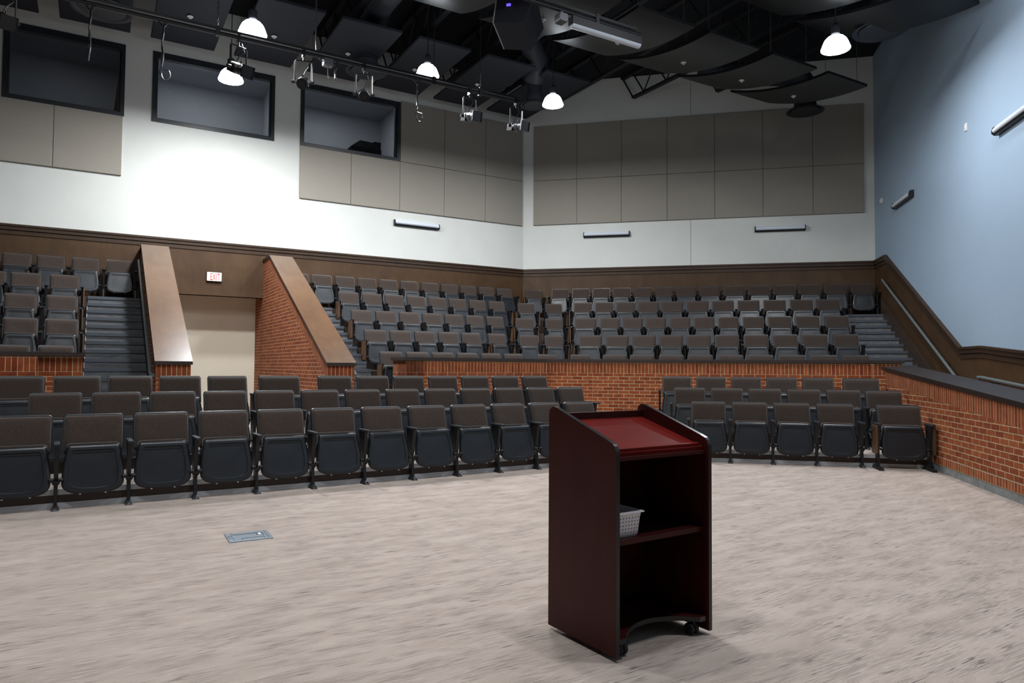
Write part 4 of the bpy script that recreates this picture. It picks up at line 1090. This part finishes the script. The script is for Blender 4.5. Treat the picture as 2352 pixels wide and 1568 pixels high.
# projector
t = thing('projector', 'large ceiling projector with pale side plate and violet display', 'projector', (-2.6, 11.0, 6.65), 0)
V = {'A': (-2.738, 10.651, 7.157), 'B': (-2.732, 11.476, 7.11), 'C': (-2.813, 11.473, 6.703), 'D': (-2.793, 10.653, 6.763), 'E': (-2.10, 10.543, 7.12), 'F': (-2.12, 11.382, 6.95), 'G': (-2.35, 11.463, 6.63), 'Hh': (-2.30, 10.60, 6.70)}
V = {k: Vector(v) - Vector((-2.6, 11.0, 6.65)) for k, v in V.items()}
mb = MB()
for f in ('DCGHh', ):
    pass
def pf(*ks): mb.poly([V[k] for k in ks])
off = Vector((.01, 0, 0))
for ks in (('D', 'C', 'G', 'Hh'), ('A', 'B', 'F', 'E'), ('A', 'D', 'Hh', 'E'), ('B', 'C', 'G', 'F'), ('E', 'Hh', 'G', 'F'), ('A', 'B', 'C', 'D')): pf(*ks)
mb.build('body', M['baffle'], t)
mb = MB(); d = Vector((-.02, 0, 0)); q = [V[k] for k in 'ABCD']; mb.hexa([p for p in q], [p + d for p in q]); mb.build('side_plate', M['projface'], t)
c0 = (V['A'] + V['B'] + V['C'] + V['D']) / 4
mb = MB()
e1 = (V['B'] - V['A']).normalized(); e2 = (V['A'] - V['D']).normalized(); d = Vector((-.026, 0, 0))
def pl(a, b): return c0 + e1 * a + e2 * b + d
mb.poly([pl(-.16, -.11), pl(.16, -.11), pl(.16, .11), pl(-.16, .11)]); mb.build('port', M['slot'], t)
mb = MB(); q = V['A'].lerp(V['Hh'], .45) + Vector((.0, -.012, .05)); mb.box(tuple(q + Vector((-.035, -.012, -.02))), tuple(q + Vector((.035, .0, .02)))); mb.build('display', M['violet'], t)
mb = MB(); top = Vector((0.2, 0, .40)); mb.tube([top, (top.x, top.y, DECK - 6.65)], .035, 10); mb.build('mount_pole', M['dark'], t)

# ------------------------------------------------------------------ high-bay lamps
def lamp(x, y, z, label, power, size=130, seen=True):
    t = thing('high_bay_lamp', label, 'lamp', (x, y, z), 0, 'high bay lamps')
    mb = MB(); mb.lathe([(.226, 0), (.230, .012), (.214, .05), (.197, .10), (.172, .155), (.132, .20), (.08, .23), (.05, .238)], (0, 0, 0), 32); mb.lathe([(.0, .001), (.224, .0)], (0, 0, 0), 32)
    mb.build('glowing_bell', M['bell'], t)
    mb = MB(); mb.lathe([(.052, .245), (.07, .26), (.07, .40), (.04, .43), (.0, .43)], (0, 0, 0), 20); mb.build('ballast', M['dark'], t)
    mb = MB(); mb.tube([(0, 0, .42), (0, 0, DECK - z)], .008, 8); mb.build('stem', M['dark'], t)
    li = bpy.data.lights.new('bulb', 'AREA'); li.shape = 'DISK'; li.size = .46; li.energy = power; li.spread = math.radians(size); li.color = (.94, .97, 1.0)
    lo = bpy.data.objects.new('bulb', li); C.objects.link(lo); lo.parent = t; lo.location = (0, 0, -.03)
P0 = 345
PS = 140
lamp(-6.85, 10.29, 6.81, 'glowing bell lamp at the top, upper of the two left ones', P0 * 1.1, 180)
lamp(-8.27, 11.75, 6.74, 'glowing bell lamp in front of the middle booth window', P0 * .72, 180)
lamp(-4.72, 12.91, 6.99, 'glowing bell lamp above the middle of the pipe', P0 * .8, 180)
lamp(-2.56, 14.86, 6.96, 'glowing bell lamp over the corner of the walls', P0 * .62, 180)
lamp(2.6, 12.38, 6.58, 'rightmost glowing bell lamp, near the blue wall', P0 * .5, 180)
for k, (x, y, z, pw, sz) in enumerate([(-4.4, 4.6, 7.4, 1, 180), (-1.2, 5.6, 7.4, 1, 180), (3.55, 9.0, 7.9, 1.3, 180), (-1.8, 1.6, 7.4, 1, 180), (1.6, 3.4, 7.4, 1, 180)]):
    lamp(x, y, z, 'bell lamp above the stage, ' + ORD[k] + ' of those out of the photo', PS * pw, sz)
for k, (u, en) in enumerate(((2.1, 55), (5.2, 45), (-.6, 9))):  # unseen fill lights added to brighten the booth interiors, no fixture modelled
    li = bpy.data.lights.new('booth_fill', 'AREA'); li.energy = en; li.size = .6; li.color = (.92, .95, 1.0)
    lo = bpy.data.objects.new('booth_fill', li); C.objects.link(lo); lo.location = W(u, 17.6, 8.38)

# ------------------------------------------------------------------ world, camera, view
w = bpy.data.worlds.new('world'); bpy.context.scene.world = w; w.use_nodes = True
w.node_tree.nodes['Background'].inputs['Color'].default_value = (.0, .0, .0, 1)
PITCH, ROLL, YAW, HC, F = math.radians(2.08514), math.radians(.38437), math.radians(-13.00204), 1.3, 1620.0
fwd = Vector((math.sin(YAW) * math.cos(PITCH), math.cos(YAW) * math.cos(PITCH), math.sin(PITCH)))
r0 = Vector((math.cos(YAW), -math.sin(YAW), 0)); u0 = r0.cross(fwd)
rt = math.cos(ROLL) * r0 + math.sin(ROLL) * u0; up = -math.sin(ROLL) * r0 + math.cos(ROLL) * u0
cam = bpy.data.cameras.new('camera'); co = bpy.data.objects.new('camera', cam); C.objects.link(co)
cam.sensor_width = 36; cam.sensor_fit = 'HORIZONTAL'; cam.lens = F / 2352 * 36; cam.clip_start = .05
Mx = Matrix((rt, up, -fwd)).transposed().to_4x4(); Mx.translation = (0, 0, HC); co.matrix_world = Mx
s = bpy.context.scene; s.camera = co
s.view_settings.view_transform = 'Standard'; s.view_settings.look = 'None'; s.view_settings.exposure = 0.0; s.view_settings.gamma = 1.0; s.view_settings.use_curve_mapping = False
